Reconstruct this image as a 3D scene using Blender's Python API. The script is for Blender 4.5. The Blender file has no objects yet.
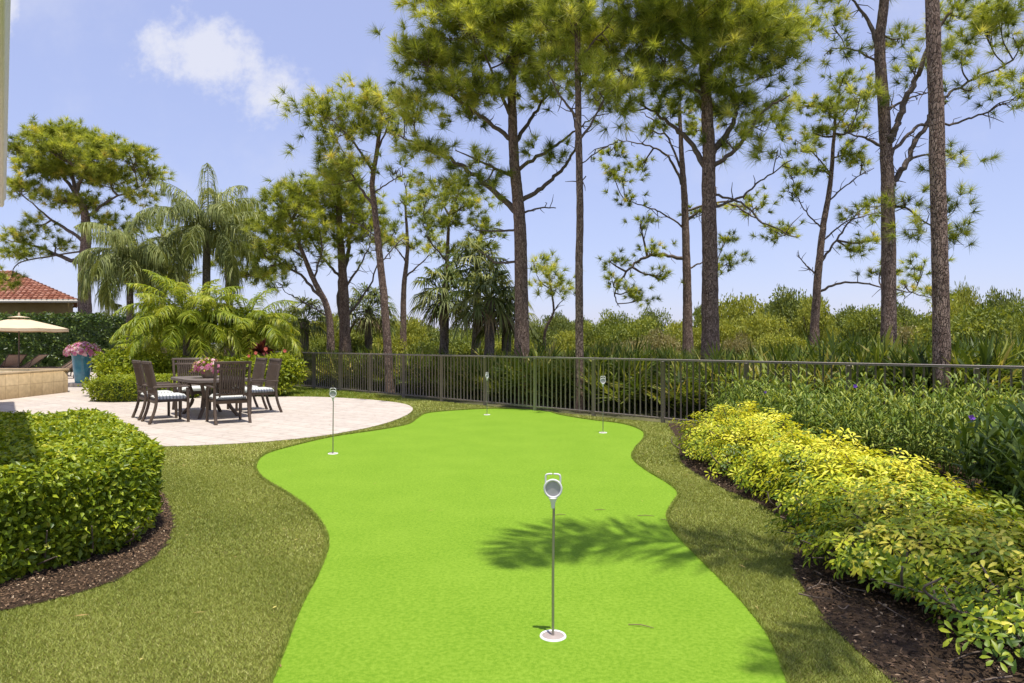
import bpy, math, random
import numpy as np
from mathutils import Vector, Matrix

SC = bpy.context.scene
COL = SC.collection
R = np.random.default_rng(7)
random.seed(7)
EYE = 1.45          # eye height above the lawn, metres
F = 682.67          # 24 mm lens on a 1024 px wide frame, in pixels
HZ = 343.0          # row of the horizon in the photograph

# ------------------------------------------------------------------ camera
cd = bpy.data.cameras.new('camera'); cam = bpy.data.objects.new('camera', cd); COL.objects.link(cam)
cam.location = (0, 0, EYE); cam.rotation_euler = (math.pi/2, 0, 0)
cd.sensor_width = 36; cd.lens = 24; cd.shift_y = 1.5/1024; cd.clip_start = 0.05; cd.clip_end = 2000
SC.camera = cam
SC.view_settings.view_transform = 'Standard'; SC.view_settings.look = 'None'
SC.view_settings.exposure = 0.60; SC.view_settings.gamma = 1.0; SC.view_settings.use_curve_mapping = False
SC.cycles.max_bounces = 6; SC.cycles.transparent_max_bounces = 6

# ------------------------------------------------------------------ sky
TOSUN = Vector((0.07, -0.15, 1.0)).normalized()
w = bpy.data.worlds.new('World'); SC.world = w; w.use_nodes = True
nt = w.node_tree; nt.nodes.clear()
N = nt.nodes.new; L = nt.links.new
out = N('ShaderNodeOutputWorld'); bg = N('ShaderNodeBackground'); L(bg.outputs[0], out.inputs[0])
bg.inputs[1].default_value = 0.15
sky = N('ShaderNodeTexSky'); sky.sky_type = 'NISHITA'; sky.sun_disc = False
sky.sun_elevation = math.asin(TOSUN.z); sky.sun_rotation = math.atan2(TOSUN.x, TOSUN.y)
sky.altitude = 0; sky.air_density = 1.0; sky.dust_density = 0.7; sky.ozone_density = 2.0
tc = N('ShaderNodeTexCoord'); sx = N('ShaderNodeSeparateXYZ'); L(tc.outputs['Generated'], sx.inputs[0])
def wm(op, a, b=None, c=None):
    n = N('ShaderNodeMath'); n.operation = op
    for i, v in enumerate((a, b, c)):
        if v is None: continue
        if isinstance(v, (int, float)): n.inputs[i].default_value = v
        else: L(v, n.inputs[i])
    return n.outputs[0]
yy = wm('MAXIMUM', sx.outputs[1], 0.02)
U = wm('DIVIDE', sx.outputs[0], yy); V = wm('DIVIDE', sx.outputs[2], yy)
cv = N('ShaderNodeCombineXYZ'); L(U, cv.inputs[0]); L(V, cv.inputs[1])
nz = N('ShaderNodeTexNoise'); nz.inputs['Scale'].default_value = 11; nz.inputs['Detail'].default_value = 11; nz.inputs['Roughness'].default_value = 0.62
L(cv.outputs[0], nz.inputs['Vector'])
nz2 = N('ShaderNodeTexNoise'); nz2.inputs['Scale'].default_value = 3.2; nz2.inputs['Detail'].default_value = 8; nz2.inputs['Roughness'].default_value = 0.6
L(cv.outputs[0], nz2.inputs['Vector'])
def blob(u0, v0, ru, rv, tilt):
    du = wm('SUBTRACT', U, u0); dv = wm('SUBTRACT', V, v0)
    dv = wm('SUBTRACT', dv, wm('MULTIPLY', du, tilt))
    a = wm('DIVIDE', du, ru); b = wm('DIVIDE', dv, rv)
    return wm('SUBTRACT', 1.0, wm('SQRT', wm('ADD', wm('MULTIPLY', a, a), wm('MULTIPLY', b, b))))
m = wm('MAXIMUM', blob(-0.455, 0.425, 0.13, 0.075, -0.25), blob(-0.34, 0.375, 0.075, 0.06, -0.1))
m = wm('MAXIMUM', m, blob(-0.76, 0.50, 0.07, 0.06, 0.0))
m = wm('MAXIMUM', m, -1.0)
m = wm('ADD', m, wm('MULTIPLY', wm('SUBTRACT', nz.outputs[0], 0.5), 2.7))
mr = N('ShaderNodeMapRange'); mr.interpolation_type = 'SMOOTHSTEP'; L(m, mr.inputs[0])
mr.inputs[1].default_value = 0.08; mr.inputs[2].default_value = 0.72; mr.inputs[3].default_value = 0; mr.inputs[4].default_value = 0.8
mr2 = N('ShaderNodeMapRange'); mr2.interpolation_type = 'SMOOTHSTEP'; L(nz2.outputs[0], mr2.inputs[0])
mr2.inputs[1].default_value = 0.48; mr2.inputs[2].default_value = 0.85; mr2.inputs[3].default_value = 0; mr2.inputs[4].default_value = 0.45
cm = wm('MAXIMUM', mr.outputs[0], mr2.outputs[0])
tint = N('ShaderNodeMix'); tint.data_type = 'RGBA'; tint.blend_type = 'MULTIPLY'; tint.inputs[0].default_value = 1.0
L(sky.outputs[0], tint.inputs[6]); tint.inputs[7].default_value = (1.12, 1.0, 1.0, 1)
mixc = N('ShaderNodeMix'); mixc.data_type = 'RGBA'; L(cm, mixc.inputs[0])
mixc.inputs[7].default_value = (3.7, 3.75, 4.15, 1)
veil = N('ShaderNodeMix'); veil.data_type = 'RGBA'; veil.inputs[0].default_value = 0.68   # thin high cloud
L(tint.outputs[2], veil.inputs[6]); veil.inputs[7].default_value = (2.05, 2.3, 3.75, 1)
L(veil.outputs[2], mixc.inputs[6]); L(mixc.outputs[2], bg.inputs[0])

sl = bpy.data.lights.new('sun', 'SUN'); so = bpy.data.objects.new('sun', sl); COL.objects.link(so)
sl.energy = 3.7; sl.angle = math.radians(0.53); sl.color = (1.0, 0.95, 0.87)
so.rotation_euler = (-TOSUN).to_track_quat('-Z', 'Y').to_euler(); so.location = (2, -3, 30)

# ------------------------------------------------------------------ helpers
def P(px, py, d):
    return np.array([(px-512)*d/F, d, EYE + (HZ-py)*d/F])
def G(px, py, h=0.0):
    d = F*(EYE-h)/(py-HZ)
    return ((px-512)*d/F, d)
def norm(a):
    return a/np.maximum(np.linalg.norm(a, axis=-1, keepdims=True), 1e-9)

class MB:
    """collects triangles, quads and n-gons, with one float per face called v"""
    def __init__(s): s.v = []; s.f = []; s.a = []; s.n = 0
    def add(s, verts, faces, val=0.5):
        verts = np.asarray(verts, float).reshape(-1, 3); faces = np.asarray(faces, np.int64)
        s.v.append(verts); s.f.append(faces + s.n)
        s.a.append(np.broadcast_to(np.asarray(val, float), (len(faces),)).copy()); s.n += len(verts)
    def mesh(s, name, origin=(0, 0, 0), smooth=False):
        me = bpy.data.meshes.new(name)
        if not s.v: return me
        v = np.concatenate(s.v) - np.asarray(origin, float)
        ls = np.concatenate([np.full(len(f), f.shape[1]) for f in s.f])
        idx = np.concatenate([f.ravel() for f in s.f])
        me.vertices.add(len(v)); me.vertices.foreach_set('co', v.ravel().astype(np.float32))
        me.loops.add(len(idx)); me.loops.foreach_set('vertex_index', idx.astype(np.int32))
        me.polygons.add(len(ls)); me.polygons.foreach_set('loop_start', (np.cumsum(ls)-ls).astype(np.int32))
        at = me.attributes.new('v', 'FLOAT', 'FACE'); at.data.foreach_set('value', np.concatenate(s.a).astype(np.float32))
        if smooth: me.polygons.foreach_set('use_smooth', np.ones(len(ls), bool))
        me.update(calc_edges=True); me.validate()
        return me
    def build(s, name, mat, parent=None, origin=(0, 0, 0), smooth=False):
        me = s.mesh(name, origin, smooth); me.materials.append(mat)
        o = bpy.data.objects.new(name, me); COL.objects.link(o)
        if parent is not None: o.parent = parent
        else: o.location = origin
        return o
    # shapes
    def box(s, c, size, rz=0.0, val=0.5, M=None):
        x, y, z = [q/2 for q in size]
        b = np.array([[-x,-y,-z],[x,-y,-z],[x,y,-z],[-x,y,-z],[-x,-y,z],[x,-y,z],[x,y,z],[-x,y,z]])
        if M is not None: b = b @ np.asarray(M).T
        ca, sa = math.cos(rz), math.sin(rz)
        b = b @ np.array([[ca, sa, 0], [-sa, ca, 0], [0, 0, 1]]) + np.asarray(c, float)
        s.add(b, [[0,3,2,1],[4,5,6,7],[0,1,5,4],[1,2,6,5],[2,3,7,6],[3,0,4,7]], val)
    def bbox(s, c, size, bev=0.006, rz=0.0, val=0.5):
        """box with chamfered edges"""
        x, y, z = [q/2 for q in size]; e = min(bev, x*.9, y*.9, z*.9)
        vs = []; 
        for sxx in (-1, 1):
            for syy in (-1, 1):
                for szz in (-1, 1):
                    vs += [[sxx*x, syy*(y-e), szz*(z-e)], [sxx*(x-e), syy*y, szz*(z-e)], [sxx*(x-e), syy*(y-e), szz*z]]
        vs = np.array(vs); I = lambda a, b, c, k: ((a*4+b*2+c)*3+k)
        q = []; t = []
        q += [[I(0,0,0,0),I(0,0,1,0),I(0,1,1,0),I(0,1,0,0)], [I(1,0,0,0),I(1,1,0,0),I(1,1,1,0),I(1,0,1,0)]]
        q += [[I(0,0,0,1),I(1,0,0,1),I(1,0,1,1),I(0,0,1,1)], [I(0,1,0,1),I(0,1,1,1),I(1,1,1,1),I(1,1,0,1)]]
        q += [[I(0,0,0,2),I(0,1,0,2),I(1,1,0,2),I(1,0,0,2)], [I(0,0,1,2),I(1,0,1,2),I(1,1,1,2),I(0,1,1,2)]]
        for a in (0, 1):
            for b in (0, 1):
                q.append([I(a,b,0,0),I(a,b,1,0),I(a,b,1,1),I(a,b,0,1)])
                q.append([I(a,0,b,0),I(a,1,b,0),I(a,1,b,2),I(a,0,b,2)])
                q.append([I(0,a,b,1),I(1,a,b,1),I(1,a,b,2),I(0,a,b,2)])
                for c_ in (0, 1): t.append([I(a,b,c_,0),I(a,b,c_,1),I(a,b,c_,2)])
        ca, sa = math.cos(rz), math.sin(rz)
        vs = vs @ np.array([[ca, sa, 0], [-sa, ca, 0], [0, 0, 1]]) + np.asarray(c, float)
        s.add(vs, q, val); s.v.append(np.zeros((0, 3))); 
        s.f.append(np.array(t)+s.n-len(vs)); s.a.append(np.full(len(t), val))
    def tube(s, pts, rad, sides=6, val=0.5, cap=True, jitter=0.0):
        pts = np.asarray(pts, float); n = len(pts); rad = np.broadcast_to(np.asarray(rad, float), (n,))
        t = norm(np.gradient(pts, axis=0))
        ref = np.array([0, 0, 1.0]) if abs(t[0, 2]) < 0.9 else np.array([1.0, 0, 0])
        a = norm(np.cross(t, ref)); b = np.cross(t, a)
        th = np.linspace(0, 2*np.pi, sides, endpoint=False)
        rr = rad[:, None] * (1 + (R.uniform(-jitter, jitter, (n, sides)) if jitter else 0))
        ring = pts[:, None] + rr[..., None]*(np.cos(th)[None, :, None]*a[:, None] + np.sin(th)[None, :, None]*b[:, None])
        i = np.arange(n-1)[:, None]*sides; j = np.arange(sides)[None]; k = (j+1) % sides
        s.add(ring, np.stack([i+j, i+k, i+sides+k, i+sides+j], -1).reshape(-1, 4), val)
        if cap:
            s.add(ring[0], np.array([np.arange(sides)]), val); s.add(ring[-1], np.array([np.arange(sides)[::-1]]), val)
    def lathe(s, prof, sides=24, c=(0, 0, 0), val=0.5):
        prof = np.asarray(prof, float); n = len(prof); th = np.linspace(0, 2*np.pi, sides, endpoint=False)
        v = np.stack([prof[:, None, 0]*np.cos(th), prof[:, None, 0]*np.sin(th), np.broadcast_to(prof[:, None, 1], (n, sides))], -1) + np.asarray(c, float)
        i = np.arange(n-1)[:, None]*sides; j = np.arange(sides)[None]; k = (j+1) % sides
        s.add(v, np.stack([i+j, i+k, i+sides+k, i+sides+j], -1).reshape(-1, 4), val)
        s.add(v[-1], np.array([np.arange(sides)]), val); s.add(v[0], np.array([np.arange(sides)[::-1]]), val)
    def prism(s, poly, z0, z1, val=0.5):
        poly = np.asarray(poly, float); n = len(poly)
        if np.sum(poly[:, 0]*np.roll(poly[:, 1], -1) - np.roll(poly[:, 0], -1)*poly[:, 1]) < 0: poly = poly[::-1]
        lo = np.c_[poly, np.full(n, z0)]; hi = np.c_[poly, np.full(n, z1)]
        s.add(np.r_[lo, hi], [[i, (i+1) % n, n+(i+1) % n, n+i] for i in range(n)], val)
        s.add(hi, np.array([np.arange(n)]), val); s.add(lo, np.array([np.arange(n)[::-1]]), val)
    def sheet(s, poly, z, val=0.5):
        poly = np.asarray(poly, float); n = len(poly)
        if np.sum(poly[:, 0]*np.roll(poly[:, 1], -1) - np.roll(poly[:, 0], -1)*poly[:, 1]) < 0: poly = poly[::-1]
        s.add(np.c_[poly, np.full(n, z)], np.array([np.arange(n)]), val)
    # foliage
    def needles(s, c, d, K, ln, wd, spread=1.0, droop=0.15, val=None):
        """tufts of long needles: c centres, d directions"""
        c = np.asarray(c, float); d = norm(np.asarray(d, float)); n = len(c)
        dirs = norm(R.normal(size=(n, K, 3))*spread + d[:, None]*0.9)
        Ln = ln*R.uniform(0.65, 1.1, (n, K, 1))
        base = c[:, None] - d[:, None]*R.uniform(0, 0.35, (n, K, 1))*ln
        side = norm(np.cross(dirs, R.normal(size=(n, K, 3))))
        tip = base + dirs*Ln; tip[..., 2] -= droop*Ln[..., 0]
        v = np.stack([base+side*wd/2, base-side*wd/2, tip], 2).reshape(-1, 3)
        if val is None: val = R.uniform(0, 1, n)
        vv = np.clip(np.repeat(val, K) + R.normal(0, 0.12, n*K), 0, 1)
        s.add(v, np.arange(len(v)).reshape(-1, 3), vv)
    def leaves(s, p, d, nrm, ln, wd, val=None, fold=0.25):
        """folded two-triangle leaves"""
        p = np.asarray(p, float); n = len(p); d = norm(d); side = norm(np.cross(d, nrm)); up = np.cross(side, d)
        ln = np.broadcast_to(np.asarray(ln, float), (n,))[:, None]; wd = np.broadcast_to(np.asarray(wd, float), (n,))[:, None]
        m_ = p + d*ln*0.48
        v = np.stack([p, m_+side*wd/2+up*wd*fold, p+d*ln-up*wd*0.15, m_-side*wd/2+up*wd*fold], 1).reshape(-1, 3)
        i = np.arange(n)[:, None]*4
        f = np.concatenate([i+np.array([[0, 1, 2]]), i+np.array([[0, 2, 3]])], 1).reshape(-1, 3)
        if val is None: val = R.uniform(0, 1, n)
        s.add(v, f, np.repeat(val, 2))
    def bigleaves(s, p, d, nrm, ln, wd, val=None, droop=0.25):
        """obovate leaves with a midrib and a bend"""
        p = np.asarray(p, float); n = len(p); d = norm(d); side = norm(np.cross(d, nrm)); up = np.cross(side, d)
        ln = np.broadcast_to(np.asarray(ln, float), (n,))[:, None]; wd = np.broadcast_to(np.asarray(wd, float), (n,))[:, None]
        def at(t, sx_, u): return p + d*ln*t + side*wd*sx_ + up*(u*wd - droop*ln*t*t)
        v = np.stack([at(0, 0, 0), at(.4, -.38, .12), at(.4, 0, 0), at(.4, .38, .12), at(.75, -.46, .12), at(.75, 0, 0), at(.75, .46, .12), at(1, 0, 0)], 1).reshape(-1, 3)
        i = np.arange(n)[:, None]*8
        if val is None: val = R.uniform(0, 1, n)
        t = np.concatenate([i+np.array([[0, 2, 1]]), i+np.array([[0, 3, 2]]), i+np.array([[4, 5, 7]]), i+np.array([[5, 6, 7]])], 1).reshape(-1, 3)
        q = np.concatenate([i+np.array([[1, 2, 5, 4]]), i+np.array([[2, 3, 6, 5]])], 1).reshape(-1, 4)
        s.add(v, t, np.repeat(val, 4)); s.f.append(q+s.n-len(v)); s.v.append(np.zeros((0, 3))); s.a.append(np.repeat(val, 2))
    def ribbons(s, p, d, ln, wd, droop, val=None):
        """two-segment strap leaves that bend down: p base, d direction"""
        p = np.asarray(p, float); n = len(p); d = norm(d)
        ln = np.broadcast_to(np.asarray(ln, float), (n,))[:, None]; wd = np.broadcast_to(np.asarray(wd, float), (n,))[:, None]
        droop = np.broadcast_to(np.asarray(droop, float), (n,))[:, None]
        g = np.array([0, 0, -1.0]); side = norm(np.cross(d, np.array([0, 0, 1.0])+R.normal(0, .35, (n, 3))))
        m_ = p + d*ln*0.5 + g*droop*ln*0.22; t = p + d*ln*(1-0.25*droop) + g*droop*ln*0.8
        v = np.stack([p-side*wd*.3, p+side*wd*.3, m_-side*wd/2, m_+side*wd/2, t], 1).reshape(-1, 3); i = np.arange(n)[:, None]*5
        if val is None: val = R.uniform(0, 1, n)
        s.add(v, i+np.array([[0, 1, 3, 2]]), val); s.f.append(i+np.array([[2, 3, 4]])+s.n-len(v)); s.v.append(np.zeros((0, 3))); s.a.append(np.asarray(val, float).copy())

def tag(o, label=None, cat=None, group=None, kind=None):
    if label: o['label'] = label
    if cat: o['category'] = cat
    if group: o['group'] = group
    if kind: o['kind'] = kind
    return o
def thing(name, label, cat, loc=(0, 0, 0), rz=0.0, group=None):
    o = bpy.data.objects.new(name, None); COL.objects.link(o); o.empty_display_size = 0.2
    o.location = loc; o.rotation_euler = (0, 0, rz); return tag(o, label, cat, group)
def dup(root, loc, rz=0.0, sc=None, label=None, group=None):
    r = root.copy(); COL.objects.link(r); r.location = loc; r.rotation_euler = (0, 0, rz)
    if sc is not None: r.scale = sc if hasattr(sc, '__len__') else (sc, sc, sc)
    if label: r['label'] = label
    if group: r['group'] = group
    for ch in list(root.children):
        c = ch.copy(); COL.objects.link(c); c.parent = r
        for g in list(ch.children):
            d = g.copy(); COL.objects.link(d); d.parent = c
    return r
def smooth_poly(pts, n=6, closed=False):
    """Catmull-Rom through 2D or 3D points"""
    p = np.asarray(pts, float)
    if closed: q = np.r_[p[-1:], p, p[:2]]
    else: q = np.r_[2*p[:1]-p[1:2], p, 2*p[-1:]-p[-2:-1]]
    o = []
    for i in range(1, len(q)-2):
        for t in np.linspace(0, 1, n, endpoint=False):
            a, b, c, d = q[i-1], q[i], q[i+1], q[i+2]
            o.append(0.5*((2*b)+(c-a)*t+(2*a-5*b+4*c-d)*t*t+(3*b-a-3*c+d)*t**3))
    if not closed: o.append(q[-2])
    return np.array(o)
def inside(poly, x, y):
    poly = np.asarray(poly); r = np.zeros(len(x), bool); j = len(poly)-1
    for i in range(len(poly)):
        xi, yi = poly[i]; xj, yj = poly[j]
        c = ((yi > y) != (yj > y)) & (x < (xj-xi)*(y-yi)/((yj-yi) if yj != yi else 1e-12)+xi)
        r ^= c; j = i
    return r

# ------------------------------------------------------------------ materials
def mat(name):
    m_ = bpy.data.materials.new(name); m_.use_nodes = True; t = m_.node_tree
    return m_, t, t.nodes['Principled BSDF']
def node(t, ty, **k):
    n = t.nodes.new(ty)
    for a, b in k.items():
        if hasattr(n, a): setattr(n, a, b)
        else: n.inputs[a.replace('_', ' ')].default_value = b
    return n
def ramp(t, fac, stops):
    r = t.nodes.new('ShaderNodeValToRGB'); e = r.color_ramp.elements
    while len(e) < len(stops): e.new(0.5)
    for q, (pos, c) in zip(e, stops): q.position = pos; q.color = (*c, 1)
    t.links.new(fac, r.inputs[0]); return r.outputs[0]
def foliage(name, stops, rough=0.5, trans=0.3, spec=0.35, tcol=1.3):
    m_, t, b = mat(name); a = node(t, 'ShaderNodeAttribute', attribute_name='v')
    c = ramp(t, a.outputs['Fac'], stops); t.links.new(c, b.inputs['Base Color'])
    b.inputs['Roughness'].default_value = rough; b.inputs['Specular IOR Level'].default_value = spec
    if trans:
        tr = t.nodes.new('ShaderNodeBsdfTranslucent'); mx = t.nodes.new('ShaderNodeMixShader'); mx.inputs[0].default_value = trans
        mu = t.nodes.new('ShaderNodeMix'); mu.data_type = 'RGBA'; mu.blend_type = 'MULTIPLY'; mu.inputs[0].default_value = 1
        t.links.new(c, mu.inputs[6]); mu.inputs[7].default_value = (tcol*1.1, tcol, tcol*0.5, 1)
        t.links.new(mu.outputs[2], tr.inputs[0]); t.links.new(b.outputs[0], mx.inputs[1]); t.links.new(tr.outputs[0], mx.inputs[2])
        t.links.new(mx.outputs[0], t.nodes['Material Output'].inputs[0])
    return m_
def noisy(name, stops, scale=20, detail=6, rough=0.8, bump=0.3, bscale=None, spec=0.3, stretch=(1, 1, 1), metal=0.0, bdist=0.02):
    m_, t, b = mat(name); tc_ = t.nodes.new('ShaderNodeTexCoord'); mp = t.nodes.new('ShaderNodeMapping'); mp.inputs['Scale'].default_value = stretch
    t.links.new(tc_.outputs['Object'], mp.inputs[0])
    n = node(t, 'ShaderNodeTexNoise', Scale=scale, Detail=detail, Roughness=0.6); t.links.new(mp.outputs[0], n.inputs['Vector'])
    t.links.new(ramp(t, n.outputs[0], stops), b.inputs['Base Color'])
    b.inputs['Roughness'].default_value = rough; b.inputs['Specular IOR Level'].default_value = spec; b.inputs['Metallic'].default_value = metal
    if bump:
        n2 = node(t, 'ShaderNodeTexNoise', Scale=bscale or scale*2, Detail=6); t.links.new(mp.outputs[0], n2.inputs['Vector'])
        bp = node(t, 'ShaderNodeBump', Strength=bump, Distance=bdist); t.links.new(n2.outputs[0], bp.inputs['Height']); t.links.new(bp.outputs[0], b.inputs['Normal'])
    return m_
def plain(name, c, rough=0.5, spec=0.4, metal=0.0, var=0.12, scale=14):
    lo = tuple(x*(1-var) for x in c); hi = tuple(min(1, x*(1+var)) for x in c)
    return noisy(name, [(0.3, lo), (0.7, hi)], scale=scale, rough=rough, bump=0.06, spec=spec, metal=metal, bdist=0.005)

def bark(name, dark, mid, light):
    m_, t, b = mat(name); tc_ = t.nodes.new('ShaderNodeTexCoord')
    mp = t.nodes.new('ShaderNodeMapping'); mp.inputs['Scale'].default_value = (1, 1, 0.38); t.links.new(tc_.outputs['Object'], mp.inputs[0])
    n = node(t, 'ShaderNodeTexNoise', Scale=6, Detail=4); t.links.new(mp.outputs[0], n.inputs['Vector'])
    ad = t.nodes.new('ShaderNodeVectorMath'); ad.operation = 'MULTIPLY_ADD'; t.links.new(n.outputs['Color'], ad.inputs[0]); ad.inputs[1].default_value = (.16, .16, .16); t.links.new(mp.outputs[0], ad.inputs[2])
    vo = node(t, 'ShaderNodeTexVoronoi', feature='DISTANCE_TO_EDGE', Scale=34); t.links.new(ad.outputs[0], vo.inputs['Vector'])
    vc = node(t, 'ShaderNodeTexVoronoi', Scale=34); t.links.new(ad.outputs[0], vc.inputs['Vector'])
    sp = t.nodes.new('ShaderNodeSeparateColor'); t.links.new(vc.outputs['Color'], sp.inputs[0])
    n2 = node(t, 'ShaderNodeTexNoise', Scale=60, Detail=4); t.links.new(tc_.outputs['Object'], n2.inputs['Vector'])
    ml = t.nodes.new('ShaderNodeMath'); ml.operation = 'MULTIPLY_ADD'; t.links.new(sp.outputs[0], ml.inputs[0]); ml.inputs[1].default_value = .6
    m2 = t.nodes.new('ShaderNodeMath'); m2.operation = 'MULTIPLY'; t.links.new(n2.outputs[0], m2.inputs[0]); m2.inputs[1].default_value = .5; t.links.new(m2.outputs[0], ml.inputs[2])
    c1 = ramp(t, ml.outputs[0], [(0.2, mid), (0.8, light)])
    c0 = t.nodes.new('ShaderNodeMix'); c0.data_type = 'RGBA'
    mr_ = node(t, 'ShaderNodeMapRange'); t.links.new(vo.outputs[0], mr_.inputs[0]); mr_.inputs[1].default_value = 0.01; mr_.inputs[2].default_value = 0.09
    t.links.new(mr_.outputs[0], c0.inputs[0]); c0.inputs[6].default_value = (*dark, 1); t.links.new(c1, c0.inputs[7])
    t.links.new(c0.outputs[2], b.inputs['Base Color']); b.inputs['Roughness'].default_value = 0.9; b.inputs['Specular IOR Level'].default_value = 0.2
    hs = t.nodes.new('ShaderNodeMath'); hs.operation = 'MULTIPLY_ADD'; t.links.new(mr_.outputs[0], hs.inputs[0]); hs.inputs[1].default_value = 1.0; t.links.new(m2.outputs[0], hs.inputs[2])
    bp = node(t, 'ShaderNodeBump', Strength=0.9, Distance=0.03); t.links.new(hs.outputs[0], bp.inputs['Height']); t.links.new(bp.outputs[0], b.inputs['Normal'])
    return m_

BARK = bark('pine_bark', (.075, .05, .038), (.175, .11, .08), (.40, .285, .215))
BARK_G = bark('grey_bark', (.07, .055, .045), (.19, .15, .12), (.34, .28, .23))
TWIG = noisy('twig', [(0.3, (.09, .065, .05)), (0.7, (.2, .155, .12))], scale=30, rough=.9)
NEEDLE = foliage('pine_needles', [(0.0, (.11, .15, .025)), (0.45, (.33, .39, .055)), (0.85, (.62, .66, .13)), (1.0, (.70, .68, .2))], rough=.45, trans=.42, spec=.3)
NEEDLE_F = foliage('pine_needles_far', [(0.0, (.13, .17, .025)), (0.5, (.34, .40, .055)), (0.92, (.63, .66, .12)), (1.0, (.68, .58, .16))], rough=.45, trans=.42, spec=.3)
HEDGE = foliage('hedge_leaves', [(0.0, (.06, .11, .012)), (0.5, (.25, .33, .02)), (0.9, (.50, .54, .04)), (1.0, (.58, .55, .07))], rough=.4, trans=.3, spec=.35)
DHEDGE = foliage('dark_hedge_leaves', [(0.0, (.025, .05, .012)), (0.6, (.065, .11, .02)), (1.0, (.2, .27, .05))], rough=.35, trans=.2, spec=.4)
YELLOW = foliage('variegated_leaves', [(0.0, (.08, .14, .015)), (0.3, (.24, .32, .02)), (0.6, (.58, .60, .03)), (1.0, (.84, .77, .09))], rough=.42, trans=.3, spec=.3)
YELLOW2 = foliage('variegated_leaves_green', [(0.0, (.05, .10, .012)), (0.4, (.19, .28, .02)), (0.78, (.48, .52, .03)), (1.0, (.78, .70, .10))], rough=.42, trans=.3, spec=.3)
RUEL = foliage('petunia_leaves', [(0.0, (.04, .075, .013)), (0.5, (.13, .20, .026)), (1.0, (.45, .49, .10))], rough=.5, trans=.3, spec=.25)
RUEL_D = foliage('dark_petunia_leaves', [(0.0, (.025, .055, .010)), (0.5, (.075, .13, .018)), (1.0, (.22, .29, .05))], rough=.5, trans=.25, spec=.3)
PALMET = foliage('palmetto_leaves', [(0.0, (.035, .06, .010)), (0.5, (.11, .16, .020)), (0.85, (.29, .32, .05)), (1.0, (.45, .38, .12))], rough=.5, trans=.3, spec=.25)
SABAL = foliage('cabbage_palm_leaves', [(0.0, (.04, .065, .014)), (0.5, (.11, .145, .03)), (1.0, (.32, .32, .1))], rough=.5, trans=.25, spec=.25)
QUEEN = foliage('queen_palm_leaves', [(0.0, (.10, .13, .035)), (0.6, (.25, .29, .085)), (1.0, (.50, .51, .2))], rough=.5, trans=.3, spec=.25)
ARECA = foliage('areca_leaves', [(0.0, (.10, .17, .014)), (0.5, (.28, .35, .024)), (1.0, (.55, .54, .07))], rough=.45, trans=.35, spec=.3)
BUSH_Y = foliage('yellow_bush_leaves', [(0.0, (.14, .17, .022)), (0.5, (.30, .33, .04)), (1.0, (.52, .50, .08))], rough=.5, trans=.3)
BUSH_G = foliage('green_bush_leaves', [(0.0, (.09, .13, .018)), (0.5, (.215, .26, .035)), (1.0, (.42, .44, .07))], rough=.5, trans=.3)
BUSH_D = foliage('dark_bush_leaves', [(0.0, (.10, .13, .025)), (0.6, (.20, .24, .045)), (1.0, (.34, .36, .08))], rough=.5, trans=.25)  # lightened, with distance haze put into the leaf colour
BUSH_T = foliage('tan_bush_leaves', [(0.0, (.17, .15, .05)), (0.6, (.3, .27, .1)), (1.0, (.4, .33, .16))], rough=.6, trans=.25)
SHRUB = foliage('shrub_leaves', [(0.0, (.10, .15, .012)), (0.5, (.27, .34, .022)), (1.0, (.48, .5, .045))], rough=.45, trans=.32, spec=.3)
TURF = foliage('turf_blades', [(0.0, (.15, .195, .03)), (0.5, (.305, .345, .065)), (0.9, (.46, .485, .12)), (1.0, (.60, .585, .21))], rough=.5, trans=.2, spec=.3)
GRASS = foliage('grass_blades', [(0.0, (.11, .18, .015)), (0.6, (.24, .31, .03)), (1.0, (.4, .38, .08))], rough=.5, trans=.3)
DEAD = foliage('dead_fronds', [(0.0, (.12, .08, .04)), (1.0, (.34, .25, .14))], rough=.8, trans=.1)
LITTER = foliage('dry_litter', [(0.0, (.14, .08, .03)), (.6, (.36, .24, .08)), (1.0, (.6, .5, .15))], rough=.8, trans=.1)
REDLEAF = foliage('dark_red_leaves', [(0.0, (.05, .012, .014)), (1.0, (.16, .035, .035))], rough=.4, trans=.2)
PINK = foliage('pink_petals', [(0.0, (.5, .11, .26)), (0.45, (.66, .27, .4)), (0.8, (.8, .55, .6)), (1.0, (.8, .7, .68))], rough=.6, trans=.25)
CORAL = foliage('coral_petals', [(0.0, (.75, .16, .11)), (1.0, (.8, .32, .22))], rough=.6, trans=.25)
PURPLE = foliage('purple_petals', [(0.0, (.17, .06, .5)), (1.0, (.3, .13, .68))], rough=.6, trans=.25)
CHIPS = foliage('bark_chips', [(0.0, (.04, .024, .014)), (0.5, (.12, .07, .038)), (0.88, (.26, .16, .09)), (1.0, (.5, .38, .25))], rough=.9, trans=0)
BROWNM = plain('dark_brown_aluminium', (.10, .072, .053), rough=.55, var=.2)
TABLEM = plain('table_slats', (.17, .14, .12), rough=.45, var=.15)  # paler than the legs: sky reflection on the top put into the colour
FENCEM = plain('bronze_fence_paint', (.36, .31, .285), rough=.42, var=.2, scale=40)
WHITEP = plain('white_plastic', (.72, .71, .68), rough=.4, var=.04)
STEELM = plain('pole_metal', (.36, .33, .3), rough=.35, metal=.7, var=.1)
CUPM = plain('cup_liner', (.36, .30, .265), rough=.6, var=.08)
GREYF = plain('marker_face', (.40, .38, .38), rough=.5, var=.1, scale=30)
CREAM = plain('cream_paint', (.84, .77, .66), rough=.5, var=.04)
STUCCO = noisy('tan_stucco', [(0.3, (.36, .25, .10)), (0.7, (.46, .33, .15))], scale=6, bump=.25, bscale=80)
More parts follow.
